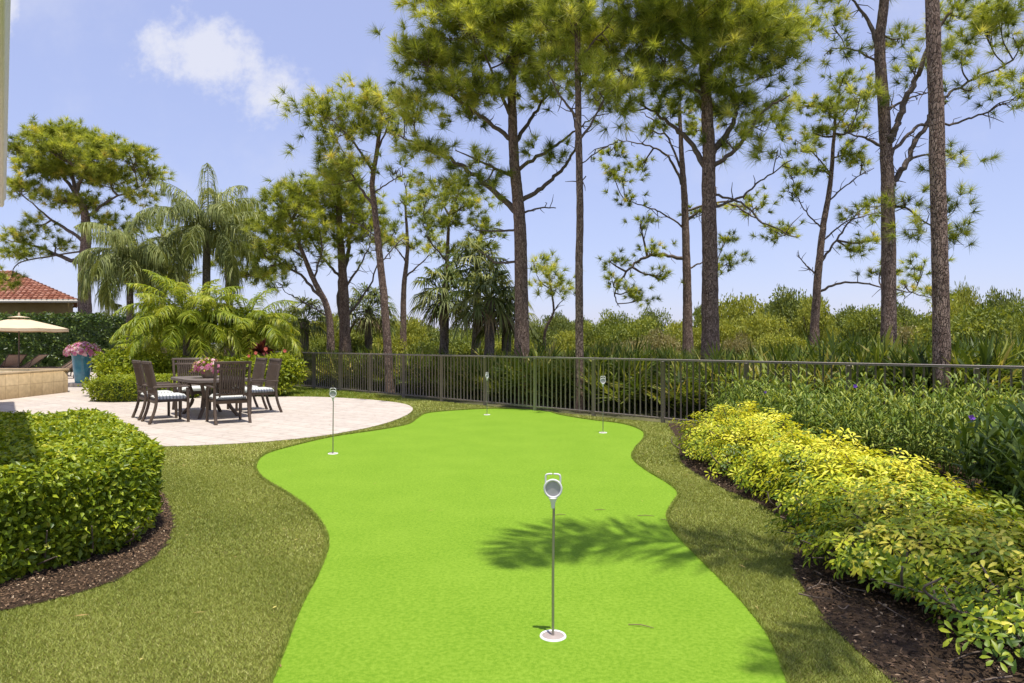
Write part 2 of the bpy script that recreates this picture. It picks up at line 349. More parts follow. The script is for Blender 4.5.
CANVAS = noisy('cream_canvas', [(0.3, (.62, .48, .31)), (0.7, (.68, .54, .37))], scale=5, bump=.1, bscale=200, rough=.9)
SLING = noisy('tan_sling', [(0.3, (.55, .42, .33)), (0.7, (.66, .52, .42))], scale=12, rough=.85)
SOIL = noisy('soil', [(0.25, (.014, .009, .005)), (0.55, (.055, .033, .017)), (0.8, (.15, .095, .05))], scale=28, rough=.95, bump=1.0, bscale=60)
GROUNDM = noisy('scrub_soil', [(0.3, (.05, .05, .022)), (0.55, (.10, .10, .04)), (0.75, (.2, .17, .09))], scale=1.3, detail=10, rough=.95, bump=.6, bscale=12)
LAWNM = noisy('turf_backing', [(0.3, (.10, .105, .022)), (0.6, (.19, .185, .04)), (0.8, (.27, .25, .07))], scale=90, detail=8, rough=.9, bump=.8, bscale=260)
LEAFLIT = SOIL

CHIPS_D = foliage('dark_bark_chips', [(0.0, (.012, .008, .005)), (0.6, (.055, .032, .018)), (0.94, (.14, .085, .05)), (1.0, (.5, .38, .25))], rough=.9, trans=0)
def green_mat():
    m_, t, b = mat('putting_green'); tc_ = t.nodes.new('ShaderNodeTexCoord')
    n1 = node(t, 'ShaderNodeTexNoise', Scale=220, Detail=5, Roughness=.7); t.links.new(tc_.outputs['Object'], n1.inputs['Vector'])
    n2 = node(t, 'ShaderNodeTexNoise', Scale=1.6, Detail=5); t.links.new(tc_.outputs['Object'], n2.inputs['Vector'])
    n3 = node(t, 'ShaderNodeTexNoise', Scale=46, Detail=4); t.links.new(tc_.outputs['Object'], n3.inputs['Vector'])
    a = t.nodes.new('ShaderNodeMath'); a.operation = 'MULTIPLY_ADD'; t.links.new(n2.outputs[0], a.inputs[0]); a.inputs[1].default_value = .14; t.links.new(n1.outputs[0], a.inputs[2])
    a2 = t.nodes.new('ShaderNodeMath'); a2.operation = 'MULTIPLY_ADD'; t.links.new(n3.outputs[0], a2.inputs[0]); a2.inputs[1].default_value = .45; t.links.new(a.outputs[0], a2.inputs[2])
    t.links.new(ramp(t, a2.outputs[0], [(0.5, (.075, .165, .009)), (0.74, (.148, .278, .014)), (0.97, (.26, .39, .04))]), b.inputs['Base Color'])
    b.inputs['Roughness'].default_value = .85; b.inputs['Specular IOR Level'].default_value = .12
    bp = node(t, 'ShaderNodeBump', Strength=.55, Distance=.008); t.links.new(n1.outputs[0], bp.inputs['Height']); t.links.new(bp.outputs[0], b.inputs['Normal'])
    return m_
def paver_mat():
    m_, t, b = mat('travertine_pavers'); tc_ = t.nodes.new('ShaderNodeTexCoord'); mp = t.nodes.new('ShaderNodeMapping'); mp.inputs['Rotation'].default_value = (0, 0, math.radians(37))
    t.links.new(tc_.outputs['Object'], mp.inputs[0])
    br = node(t, 'ShaderNodeTexBrick', Scale=1.0); t.links.new(mp.outputs[0], br.inputs['Vector'])
    br.inputs['Color1'].default_value = (.49, .43, .375, 1); br.inputs['Color2'].default_value = (.55, .49, .43, 1); br.inputs['Mortar'].default_value = (.33, .28, .235, 1)
    br.inputs['Mortar Size'].default_value = .008; br.inputs['Brick Width'].default_value = .61; br.inputs['Row Height'].default_value = .4
    n = node(t, 'ShaderNodeTexNoise', Scale=7, Detail=9, Roughness=.65); t.links.new(tc_.outputs['Object'], n.inputs['Vector'])
    mx = t.nodes.new('ShaderNodeMix'); mx.data_type = 'RGBA'; mx.blend_type = 'MULTIPLY'; mx.inputs[0].default_value = 1
    t.links.new(br.outputs[0], mx.inputs[6]); t.links.new(ramp(t, n.outputs[0], [(.32, (.78, .74, .70)), (.5, (.98, .97, .95)), (.65, (1.04, 1.03, 1.0))]), mx.inputs[7])
    t.links.new(mx.outputs[2], b.inputs['Base Color']); b.inputs['Roughness'].default_value = .7
    bp = node(t, 'ShaderNodeBump', Strength=.2, Distance=.01); t.links.new(n.outputs[0], bp.inputs['Height']); t.links.new(bp.outputs[0], b.inputs['Normal'])
    return m_
def tile_mat(name, c1, c2, mor, bw, bh, ms=.012):
    m_, t, b = mat(name); tc_ = t.nodes.new('ShaderNodeTexCoord'); sp = t.nodes.new('ShaderNodeSeparateXYZ'); t.links.new(tc_.outputs['Object'], sp.inputs[0])
    ad = t.nodes.new('ShaderNodeMath'); ad.operation = 'ADD'; t.links.new(sp.outputs[0], ad.inputs[0]); t.links.new(sp.outputs[1], ad.inputs[1])
    cb = t.nodes.new('ShaderNodeCombineXYZ'); t.links.new(ad.outputs[0], cb.inputs[0]); t.links.new(sp.outputs[2], cb.inputs[1])
    br = node(t, 'ShaderNodeTexBrick', Scale=1.0, offset=0.0); t.links.new(cb.outputs[0], br.inputs['Vector'])
    br.inputs['Color1'].default_value = (*c1, 1); br.inputs['Color2'].default_value = (*c2, 1); br.inputs['Mortar'].default_value = (*mor, 1)
    br.inputs['Mortar Size'].default_value = ms; br.inputs['Brick Width'].default_value = bw; br.inputs['Row Height'].default_value = bh
    n = node(t, 'ShaderNodeTexNoise', Scale=9, Detail=6); t.links.new(tc_.outputs['Object'], n.inputs['Vector'])
    mx = t.nodes.new('ShaderNodeMix'); mx.data_type = 'RGBA'; mx.blend_type = 'MULTIPLY'; mx.inputs[0].default_value = 1
    t.links.new(br.outputs[0], mx.inputs[6]); t.links.new(ramp(t, n.outputs[0], [(.3, (.8, .78, .75)), (.7, (1.1, 1.08, 1.05))]), mx.inputs[7])
    t.links.new(mx.outputs[2], b.inputs['Base Color']); b.inputs['Roughness'].default_value = .6
    return m_
def stripe_mat():
    m_, t, b = mat('striped_cushion'); tc_ = t.nodes.new('ShaderNodeTexCoord')
    wv = node(t, 'ShaderNodeTexWave', Scale=5.6); wv.bands_direction = 'X'; t.links.new(tc_.outputs['Object'], wv.inputs['Vector'])
    t.links.new(ramp(t, wv.outputs[0], [(.55, (.70, .70, .66)), (.75, (.33, .36, .34))]), b.inputs['Base Color']); b.inputs['Roughness'].default_value = .9
    return m_
GREENM = green_mat(); PAVER = paver_mat(); STRIPE = stripe_mat()
SPATILE = tile_mat('tan_stone_tile', (.46, .34, .19), (.54, .41, .24), (.37, .27, .15), .46, .34)
ROOFT = tile_mat('terracotta', (.42, .14, .075), (.52, .2, .11), (.24, .08, .05), .24, .16, ms=.02)
GLAZE = noisy('blue_glaze', [(0.3, (.035, .16, .24)), (0.7, (.07, .26, .34))], scale=5, rough=.18, bump=.05, spec=.6)
CLAY = plain('planter_clay', (.42, .34, .26), rough=.8)
wm_, wt_, wb_ = mat('spa_water'); wb_.inputs['Base Color'].default_value = (.06, .17, .19, 1); wb_.inputs['Roughness'].default_value = .06
_n = node(wt_, 'ShaderNodeTexNoise', Scale=5, Detail=3); _b = node(wt_, 'ShaderNodeBump', Strength=.25, Distance=.03); wt_.links.new(_n.outputs[0], _b.inputs['Height']); wt_.links.new(_b.outputs[0], wb_.inputs['Normal'])
WATER = wm_
GATEBOX = BROWNM

# ------------------------------------------------------------------ ground
def fence_pt(s):            # s metres along the fence from the picture's right edge
    a = np.array([6.55, 8.5]); b = np.array([-6.95, 22.2]); u = (b-a)/np.linalg.norm(b-a)
    return a + u*s
FU = norm(np.array([-6.95-6.55, 22.2-8.5])); FN = np.array([FU[1], -FU[0]])*1.0   # FN points away from the garden
if FN[1] < 0: FN = -FN
m_ = MB(); m_.sheet([(-700, -300), (700, -300), (700, 1100), (-700, 1100)], -0.03)
tag(m_.build('ground', GROUNDM), kind='structure')
f0 = fence_pt(-9); f1 = fence_pt(26)
LAWN = [(-16, -4), (14, -4), tuple(f0), tuple(f1), (-16, 26)]
m_ = MB(); m_.sheet(LAWN, 0.0); tag(m_.build('lawn', LAWNM), kind='structure')

green_px = [(283,655),(300,610),(318,575),(328,548),(325,530),(310,510),(285,492),(262,478),(256,466),(265,455),(290,447),(333,437),(380,430),(408,424.5),(418,418),(427,413.5),(450,411),(487,409),(520,409),(545,411),(560,415),(590,420),(622,424),(641,430.5),(644,438),(636,448),(632,458),(645,470),(668,484),(678,494),(672,505),(667,516),(672,530),(690,550),(730,590),(760,625),(776,652)]
gp = [G(*q) for q in green_px]
gp = [(-0.97, 2.0), (-1.0, 2.7)] + gp + [(1.15, 2.75), (1.1, 2.0)]
GREEN = smooth_poly(gp, 6, True)
m_ = MB(); m_.sheet(GREEN, 0.004); tag(m_.build('putting_green', GREENM), kind='structure')

pat_px = [(150,447),(200,446),(280,441),(340,433.5),(388,423),(412,411.5),(405,404.5),(370,400),(320,397.3),(275,397)]
PATIO = np.r_[smooth_poly([G(*q) for q in pat_px], 6), [(-8.2, 18.6), (-9.4, 17.9), (-10.6, 17.4), (-11.2, 22.3), (-40, 22.3), (-40, 6.5), (-9, 8.2), (-6.0, 9.3)]]
m_ = MB(); m_.prism(PATIO, -0.05, 0.012); tag(m_.build('patio', PAVER), kind='structure')

lb_px = [(0,612),(60,599),(110,583),(150,561),(168,540),(172,520),(166,500)]
LBED = np.r_[[(-3.6, 2.9)], smooth_poly([G(*q) for q in lb_px], 6), [(-4.75, 8.6), (-5.3, 9.1), (-9, 7.9), (-6, 2.5)]]
rb_px = [(678,440),(680,456),(686,467),(720,487),(770,510),(795,533),(800,548),(793,562),(801,585),(830,624),(868,660),(905,688)]
RBED = np.r_[[tuple(fence_pt(5.0)), tuple(fence_pt(5.35))], smooth_poly([G(*q) for q in rb_px], 6), [(1.62, 2.4), (1.7, 1.5), (9, 1.5), tuple(fence_pt(-3))]]
def bed(name, poly, amp):
    """a mulch bed: fine grid with heaped chips"""
    x0, y0 = poly.min(0); x1, y1 = poly.max(0); st = 0.06
    xs = np.arange(x0, min(x1, 7), st); ys = np.arange(y0, min(y1, 14), st)
    g = np.stack(np.meshgrid(xs, ys, indexing='ij'), -1); c = (g[:-1, :-1]+g[1:, 1:])/2
    ins = inside(poly, c[..., 0].ravel(), c[..., 1].ravel()).reshape(c.shape[:2])
    gx, gy = g[..., 0].ravel(), g[..., 1].ravel(); deep = np.ones(len(gx), bool)
    for ox, oy in ((.1, 0), (-.1, 0), (0, .1), (0, -.1)): deep &= inside(poly, gx+ox, gy+oy)
    z = 0.009 + amp*R.uniform(0, 1, g.shape[:2])*deep.reshape(g.shape[:2]); v = np.c_[g.reshape(-1, 2), z.ravel()]
    n1 = len(ys); I, J = np.nonzero(ins); k = I*n1+J
    q = np.stack([k, k+n1, k+n1+1, k+1], 1)
    mb = MB(); mb.add(v, q); mb.sheet(poly, 0.008)
    return tag(mb.build(name, SOIL), kind='structure')
bed('flower_bed', LBED, .02); bed('flower_bed', RBED, .035)
def chips(poly, n, box, zt=.04, sz=1.0):
    x = R.uniform(box[0], box[1], n); y = R.uniform(box[2], box[3], n); k = inside(poly, x, y); x, y = x[k], y[k]; n = len(x)
    p = np.c_[x, y, R.uniform(.012, zt, n)]; a = R.uniform(0, 2*np.pi, n); d = np.c_[np.cos(a), np.sin(a), R.normal(0, .35, n)]
    nr = np.c_[R.normal(0, .5, (n, 2)), np.ones(n)]
    mb = MB(); mb.leaves(p, d, nr, sz*R.uniform(.012, .055, n)*R.uniform(.5, 1, n), sz*R.uniform(.004, .015, n), fold=.05); 
    return mb
mb = chips(LBED, 60000, (-4.5, -2.2, 3.0, 7), .035, .7); tag(mb.build('bark_mulch', CHIPS), 'brown bark mulch around the box hedge by the house', 'mulch', kind='stuff')
mb = chips(RBED, 60000, (1.3, 4.2, 2.3, 9.5), .06); tag(mb.build('bark_mulch', CHIPS_D), 'dark bark mulch under the yellow shrub row', 'mulch', kind='stuff')

m_ = MB()
for i in range(46):
    x, y = R.uniform(1.45, 2.5), R.uniform(2.6, 6.5); 
    if not inside(RBED, np.array([x]), np.array([y]))[0]: continue
    a = R.uniform(0, 6.28); l_ = R.uniform(.05, .26); dv = np.array([math.cos(a), math.sin(a), R.normal(0, .12)]); c = np.array([x, y, .05]); m_.tube(smooth_poly([c-dv*l_/2, c+R.normal(0, .015, 3), c+dv*l_/2], 4), np.linspace(.005, .002, 9), 5)
tag(m_.build('twigs', TWIG), 'thin fallen twigs lying on the dark bed under the shrub row', 'twigs', kind='stuff')

# turf pile: short blades, thinning with distance
def blades(n, box, ok, h, wd, mb, lean=.95, zb=0.0, edge=None):
    x = R.uniform(box[0], box[1], n); y = R.uniform(box[2], box[3], n)
    k = ok(x, y); x, y = x[k], y[k]; n = len(x)
    if n == 0: return
    a = R.uniform(0, 2*np.pi, n); d = np.c_[np.cos(a)*lean, np.sin(a)*lean, np.ones(n)] + R.normal(0, .15, (n, 3)); d = norm(d)
    side = norm(np.cross(d, R.normal(size=(n, 3)))); hh = (h*R.uniform(.6, 1.15, n))[:, None]; b = np.c_[x, y, np.full(n, zb)]
    v = np.stack([b-side*wd/2, b+side*wd/2, b+d*hh], 1).reshape(-1, 3)
    pt = np.sin(x*2.1+np.sin(y*1.7)*1.3)*np.cos(y*1.5-x*.6)*.13 + np.sin(x*7+y*5)*.05 + .16*np.sin(x*.9+1.3)*np.sin(y*.7+x*.5)
    mb.add(v, np.arange(3*n).reshape(-1, 3), np.clip(R.normal(.5, .24, n)+pt, 0, 1))
GREEN_IN = GREEN
def turf_ok(x, y):
    near = (np.abs(x) < .80*y+.4)
    fl = f0[None] ; 
    infence = ((x-fence_pt(0)[0])*FN[0]+(y-fence_pt(0)[1])*FN[1]) < -0.03
    return near & infence & ~inside(GREEN, x, y) & ~inside(PATIO, x, y) & ~inside(LBED, x, y) & ~inside(RBED, x, y)
mb = MB()
blades(520000, (-3.2, 3.2, 2.2, 4.6), turf_ok, .021, .0036, mb)
blades(480000, (-5.5, 4.2, 4.6, 8), turf_ok, .023, .0055, mb)
blades(220000, (-6.5, 4.2, 8, 13), turf_ok, .03, .011, mb)
blades(130000, (-8.5, 2.5, 13, 21.5), turf_ok, .032, .018, mb)
# the cut lip of taller turf along the green
gl = np.r_[GREEN, GREEN[:1]]; sg = np.linalg.norm(np.diff(gl, axis=0), axis=1); cum = np.r_[0, np.cumsum(sg)]
n = 70000; t_ = R.uniform(0, cum[-1], n); px_ = np.interp(t_, cum, gl[:, 0]); py_ = np.interp(t_, cum, gl[:, 1]); an = R.uniform(0, 6.28, n); rr_ = R.uniform(0, .022, n)
lx_, ly_ = px_+np.cos(an)*rr_, py_+np.sin(an)*rr_; k = turf_ok(lx_, ly_); lx_, ly_ = lx_[k], ly_[k]; n = len(lx_)
a = R.uniform(0, 6.28, n); d_ = norm(np.c_[np.cos(a)*.7, np.sin(a)*.7, np.ones(n)]); sd_ = norm(np.cross(d_, R.normal(size=(n, 3)))); ww = np.clip(ly_*.0011, .004, .014)[:, None]; b_ = np.c_[lx_, ly_, np.zeros(n)]
mb.add(np.stack([b_-sd_*ww/2, b_+sd_*ww/2, b_+d_*R.uniform(.02, .036, (n, 1))], 1).reshape(-1, 3), np.arange(3*n).reshape(-1, 3), np.clip(R.normal(.35, .22, n), 0, 1))
tag(mb.build('turf', TURF), 'olive artificial turf pile around the bright putting green', 'turf', kind='stuff')
mb = MB()
def rough_ok(x, y):
    infence = ((x-fence_pt(0)[0])*FN[0]+(y-fence_pt(0)[1])*FN[1])
    return (infence < -0.05) & (infence > -1.9) & ~inside(PATIO, x, y) & (x < -2.9)
blades(60000, (-9.5, -2.9, 15.5, 25), rough_ok, .10, .022, mb)
tag(mb.build('grass', GRASS), 'brighter real grass strip along the far fence', 'grass', kind='stuff')

# litter blown over turf and paving
n = 420; x = R.uniform(-8, 4, n); y = R.uniform(2.6, 15, n); k = (np.abs(x) < .8*y) & ~inside(LBED, x, y) & ~inside(RBED, x, y) & (R.uniform(0, 1, n) < np.where(inside(GREEN, x, y), .12, .8)) & (((x-fence_pt(0)[0])*FN[0]+(y-fence_pt(0)[1])*FN[1]) < -.1)
x, y = x[k], y[k]; n = len(x); a = R.uniform(0, 6.28, n); z = np.where(inside(GREEN, x, y), .008, np.where(inside(PATIO, x, y), .016, .022))
mb = MB(); mb.leaves(np.c_[x, y, z], np.c_[np.cos(a), np.sin(a), R.normal(0, .08, n)], np.c_[R.normal(0, .2, (n, 2)), np.ones(n)], R.uniform(.02, .075, n), R.uniform(.003, .014, n), fold=.1)
tag(mb.build('leaf_litter', LITTER), 'scattered dry leaves and needles on turf and paving', 'leaf litter', kind='stuff')

# raised pool deck and spa
m_ = MB(); m_.prism([(-45, 22.31), (-11.0, 22.31), (-9.8, 24.5), (-9.8, 33.5), (-45, 33.5)], -0.05, 0.13); tag(m_.build('pool_deck', PAVER), kind='structure')
sp_ = thing('spa', 'raised tan stone tiled spa with still water at the patio edge', 'spa', (-14.4, 17.5, 0.012))
m_ = MB(); outer = np.array([(-12.75, 14.0), (-12.98, 19.95), (-13.3, 20.45), (-17.5, 20.7), (-17.5, 14.0)]); cen = outer.mean(0)
inner = np.array([(-13.2, 14.4), (-13.38, 19.8), (-13.6, 20.05), (-17.1, 20.25), (-17.1, 14.4)])
n = len(outer); H_ = .64
v = np.r_[np.c_[outer, np.full(n, .012)], np.c_[outer, np.full(n, H_)], np.c_[inner, np.full(n, H_)], np.c_[inner, np.full(n, .2)]]
q = [[i, (i+1) % n, n+(i+1) % n, n+i] for i in range(n)]+[[n+i, n+(i+1) % n, 2*n+(i+1) % n, 2*n+i] for i in range(n)]+[[2*n+i, 2*n+(i+1) % n, 3*n+(i+1) % n, 3*n+i] for i in range(n)]
m_.add(v, q); m_.build('wall', SPATILE, sp_, sp_.location)
m_ = MB()
co = cen+(outer-cen)*1.012
v = np.r_[np.c_[co, np.full(n, H_+.003)], np.c_[co, np.full(n, H_+.05)], np.c_[inner, np.full(n, H_+.05)], np.c_[inner, np.full(n, H_+.003)]]
m_.add(v, [[k*n+i, k*n+(i+1) % n, ((k+1) % 4)*n+(i+1) % n, ((k+1) % 4)*n+i] for k in range(4) for i in range(n)]); m_.build('coping', SPATILE, sp_, sp_.location)
m_ = MB(); m_.sheet(inner, H_-.02); m_.build('water', WATER, sp_, sp_.location)

# ------------------------------------------------------------------ the house on the left (only its eave is in view)
hs = thing('house', 'cream eave of the tall near house at the left picture edge', 'house', (-9.5, 8.0, 0))
A = np.array([-2.80, 3.8]); B = np.array([-11.9, 16.0]); u = norm(B-A); nn = np.array([-u[1], u[0]])    # nn points to the house
if nn[0] > 0: nn = -nn
zb = 4.63
def ev(a, b, z): q = A+u*a+nn*b; return [q[0], q[1], z]
Ln = np.linalg.norm(B-A)
m_ = MB()
prof = [(0.0, .06), (.03, .0), (.09, 0.0), (.09, .24), (-.03, .24), (-.035, .2), (0, .15)]
v = [ev(0, b, zb+z) for b, z in prof]+[ev(Ln, b, zb+z) for b, z in prof]; k = len(prof)
m_.add(v, [[i, (i+1) % k, k+(i+1) % k, k+i] for i in range(k)]); m_.add(v[:k], [list(range(k))]); m_.add(v[k:], [list(range(k))[::-1]])
m_.build('gutter', CREAM, hs, hs.location)
m_ = MB(); v = [ev(0, .09, zb+.05), ev(Ln, .09, zb+.05), ev(Ln, .9, zb+.05), ev(0, .9, zb+.05), ev(0, .09, zb+.09), ev(Ln, .09, zb+.09), ev(Ln, .9, zb+.09), ev(0, .9, zb+.09)]
m_.add(v, [[0,1,2,3],[4,5,6,7],[0,1,5,4],[1,2,6,5],[2,3,7,6],[3,0,4,7]]); m_.build('soffit', CREAM, hs, hs.location)
m_ = MB(); W_ = 9.0
v = [ev(-.05, -.02, zb+.26), ev(Ln+.05, -.02, zb+.26), ev(Ln+.05, W_, zb+.26), ev(-.05, W_, zb+.26), ev(3.5, W_/2, zb+2.3), ev(Ln-3.5, W_/2, zb+2.3)]
m_.add(v, [[0, 1, 5, 4], [2, 3, 4, 5]]); m_.add(v, [[1, 2, 5], [3, 0, 4]]); m_.add(v[:4], [[3, 2, 1, 0]]); m_.build('roof', ROOFT, hs, hs.location)
m_ = MB(); wl = [ev(.7, .8, 0)[:2], ev(Ln-.7, .8, 0)[:2], ev(Ln-.7, W_-.8, 0)[:2], ev(.7, W_-.8, 0)[:2]]; m_.prism(wl, -.05, zb+.045); m_.build('wall', CREAM, hs, hs.location)

# neighbour's house
nh = thing('neighbour_house', 'tan stucco house with red tiled hip roof behind the hedge', 'house', (-36, 42, 0))
d = 38.0; xr = (77-512)*d/F; ez = 1.45+43*d/F
m_ = MB(); k_ = 1.22; m_.prism([(xr-.6, d+.6), ((xr-.6)*k_, (d+.6)*k_), ((xr-.6)*k_-20, (d+.6)*k_), (xr-24, d+.6)], -.03, ez-.12); m_.build('wall', STUCCO, nh, nh.location)
m_ = MB()
ra, rb_ = np.array([xr, d, ez]), np.array([xr*k_, d*k_, ez]); rc, rd = np.array([xr*k_-20, d*k_, ez]), np.array([xr-25, d, ez]); re = P(10, 271, d+4.4); rf = re-np.array([14.0, 0, 0])
def tiled(mb, c0, c1, c2, c3, rows):
    """stepped courses of tile between an eave edge c0-c1 and a ridge edge c3-c2"""
    nrm_ = norm(np.cross(c1-c0, (c2+c3)/2-c0)); nrm_ = nrm_ if nrm_[2] > 0 else -nrm_
    for i in range(rows):
        t0, t1 = i/rows, (i+1)/rows
        a0, a1 = c0+(c3-c0)*t0, c1+(c2-c1)*t0; b0, b1 = c0+(c3-c0)*t1, c1+(c2-c1)*t1
        k = max(2, int(np.linalg.norm(a1-a0)/.3)); s_ = np.linspace(0, 1, k*2+1)[:, None]
        w_ = (np.arange(k*2+1) % 2)[:, None]*.05
        lo = a0+(a1-a0)*s_+nrm_*(.06+w_); hi = b0+(b1-b0)*s_+nrm_*(.0+w_); n_ = len(s_)
        mb.add(np.r_[lo, hi, lo-nrm_*.09], [[j, j+1, n_+j+1, n_+j] for j in range(n_-1)]+[[j, 2*n_+j, 2*n_+j+1, j+1] for j in range(n_-1)], R.uniform(0, 1, 2*(n_-1)))
tiled(m_, rd, ra, re, rf, 18); tiled(m_, ra, rb_, re, re, 18); tiled(m_, rb_, rc, rf, re, 10)
nroof = m_.build('roof', foliage('roof_tiles', [(0, (.24, .085, .05)), (.5, (.36, .15, .09)), (1, (.46, .23, .16))], rough=.8, trans=0, spec=.2), nh, nh.location)
m_ = MB(); m_.box((xr-12.5, d+.05, ez-.06), (25, .16, .16)); m_.build('gutter', CREAM, nh, nh.location)
m_ = MB(); q_ = P(20, 284, 40.5); m_.bbox(q_, (.34, .34, .5), .03); m_.build('roof_vent', plain('clay_vent', (.42, .15, .09)), nroof, nh.location)

# ------------------------------------------------------------------ fence
POSTPX = [870, 754, 663, 594, 535, 488, 450, 418, 390, 366, 343, 322, 303]
fn = thing('fence', 'bronze metal picket fence crossing the garden before the palmettos', 'fence', (*fence_pt(10), 0))
a0 = fence_pt(0); FL = []
for px in POSTPX:
    k = (px-512)/F       # (ax+ux*s) = k*(ay+uy*s)
    FL.append((k*a0[1]-a0[0])/(FU[0]-k*FU[1]))
FL = np.array(FL); sp0 = np.median(np.diff(FL[:7])); FL = [FL[2]+(i-2)*sp0 for i in range(-3, 15)]
FZ = 1.16
def fp(s, z): q = fence_pt(s); return [q[0], q[1], z]
rz_f = math.atan2(FU[1], FU[0])
m_ = MB(); Lr = FL[-1]-FL[0]; mid = (FL[-1]+FL[0])/2
m_.bbox(fp(mid, FZ-.018), (Lr+.06, .055, .036), .006, rz_f); m_.build('top_rail', FENCEM, fn, fn.location)
m_ = MB(); m_.bbox(fp(mid, .085), (Lr, .03, .035), .005, rz_f); m_.build('bottom_rail', FENCEM, fn, fn.location)
for i, s_ in enumerate(FL):
    m_ = MB(); m_.bbox(fp(s_, (FZ-.04)/2-.02), (.062, .064, FZ-.0), .006, rz_f); m_.build('post', FENCEM, fn, fn.location)
    if i+1 < len(FL):
        m_ = MB()
        for k in range(1, 13):
            m_.bbox(fp(s_+(FL[i+1]-s_)*k/13, .59), (.022, .022, 1.06), .003, rz_f)
        m_.build('picket_panel', FENCEM, fn, fn.location)

# ------------------------------------------------------------------ pines
def pine(name, label, depth, trunk, rb, rt, limbs, clumps, tuft=.30, K=34, dens=1.0, mt=None, grp='tall pines', bk=None, thick=1.0, wneedle=None, bare=0.0):
    """trunk, limbs and clumps are listed as they stand at this depth; limbs swing in depth"""
    tr = smooth_poly([P(x, y, depth) for x, y in trunk], 6)
    tr[:, :2] += (np.cumsum(R.normal(0, .006, (len(tr), 2)), 0))
    base = tr[0].copy(); base[2] = -.05; tr[0] = base
    root = thing(name, label, 'tree', base, group=grp)
    t = np.linspace(0, 1, len(tr)); rad = rb+(rt-rb)*t**.9; rad[0] *= 1.25; rad[1] *= 1.06
    fine = np.linspace(0, 1, 90)
    trf = np.stack([np.interp(fine, t, tr[:, i]) for i in range(3)], 1)
    m_ = MB(); m_.tube(trf, np.interp(fine, t, rad), 14, jitter=.045); m_.build('trunk', bk or BARK, root, base, smooth=True)
    br = MB(); skel = [trf[int(len(trf)*.45):]]; srad = [np.interp(fine, t, rad)[int(len(trf)*.45):]]
    for li, lb in enumerate(limbs):
        pts = lb[0]; r0 = lb[1] if len(lb) > 1 else rb*.3; sw = lb[2] if len(lb) > 2 else R.uniform(-.8, .8)
        p = np.array([P(x, y, depth) for x, y in pts]); s_ = np.linspace(0, 1, len(p))
        ln = np.linalg.norm(p[-1]-p[0]); dd = s_*sw*ln*.8; p[:, 1] += dd; p[:, 0] += (p[:, 0]/depth)*dd; p[:, 2] += (p[:, 2]-EYE)/depth*dd
        j = np.argmin(np.linalg.norm(trf-p[0], axis=1)); p[0] = trf[j]
        c = smooth_poly(p, 7); c[1:-1] += R.normal(0, .018*ln, (len(c)-2, 3))*.35
        rr = np.linspace(r0, max(.012, r0*.25), len(c)); br.tube(c, rr, 7, jitter=.08); skel.append(c[len(c)//3:]); srad.append(rr[len(c)//3:])
        for k in range(int(3*bare+R.integers(0, 2))):      # short dead snags
            i = R.integers(2, len(c)-1); dv = norm(R.normal(size=3)+np.array([0, 0, .3])); l_ = R.uniform(.15, .5)
            br.tube([c[i], c[i]+dv*l_*.6, c[i]+dv*l_+R.normal(0, .06, 3)], [.014, .01, .005], 4, cap=False)
    S = np.concatenate(skel); SR = np.concatenate(srad)
    C = []; D = []; VAL = []
    for cl in clumps:
        cx, cy, rx, ry = cl[:4]; off = cl[4] if len(cl) > 4 else R.uniform(-.7, .7)
        rw = rx*depth/F; rh = ry*depth/F; rdp = max(rw*.85, .35)
        c = P(cx, cy, depth); dd = off*rdp*1.3; c = np.array([c[0]*(depth+dd)/depth, depth+dd, EYE+(c[2]-EYE)*(depth+dd)/depth])
        dist = np.linalg.norm(S-c-np.array([0, 0, -.25*rh]), axis=1)+.6*np.maximum(0, S[:, 2]-c[2]); j = np.argmin(dist)
        st = S[j]; ln = np.linalg.norm(c-st)
        if ln > .15:
            mp = (st+c)/2; mp[2] -= .12*ln*R.uniform(.2, 1); mp += R.normal(0, .06*ln, 3)
            cc = smooth_poly([st, mp, c], 6); br.tube(cc, np.linspace(min(SR[j]*.8, .02+.016*ln)*thick, .012*thick, len(cc)), 5)
        else: cc = np.array([st, c])
        vol = rw*rh*rdp*4.19; nb = max(3, int(dens*3.4*(vol/.5)**.72))
        cval = R.uniform(-.12, .12)
        ends = norm(R.normal(size=(nb, 3)))*R.uniform(.45, 1, (nb, 1))**.6; ends[:, 2] = np.where(ends[:, 2] < -.3, -ends[:, 2]*.6, ends[:, 2])
        ends = c+ends*np.array([rw, rdp, rh])*.85
        for e in ends:
            s0 = cc[R.integers(len(cc)//2, len(cc))]; m1 = (s0+e)/2+R.normal(0, .05, 3)-np.array([0, 0, .06]); tw = smooth_poly([s0, m1, e], 3)
            br.tube(tw, np.linspace(.014, .007, len(tw))*thick, 3, cap=False)
            nt_ = R.integers(4, 8); od = norm(e-c+np.array([0, 0, .35*rh+.1]))
            off_ = R.normal(0, tuft*.92, (nt_, 3)); off_[:, 2] *= .55
            C.append(e+off_); D.append(norm(off_*1.5/tuft*.5+od+np.array([0, 0, .5]))); VAL.append(np.clip(R.normal(.45+cval, .27, nt_), 0, 1))
    C = np.concatenate(C); D = np.concatenate(D); VAL = np.concatenate(VAL)
    br.build('branches', TWIG if bk is None else bk, root, base, smooth=True)
    cr = MB(); cr.needles(C, D, int(K*1.9), tuft*.98, wneedle or max(.007, .5*depth/F), spread=.7, droop=.16, val=VAL); cr.build('crown', mt or NEEDLE, root, base)
    return root

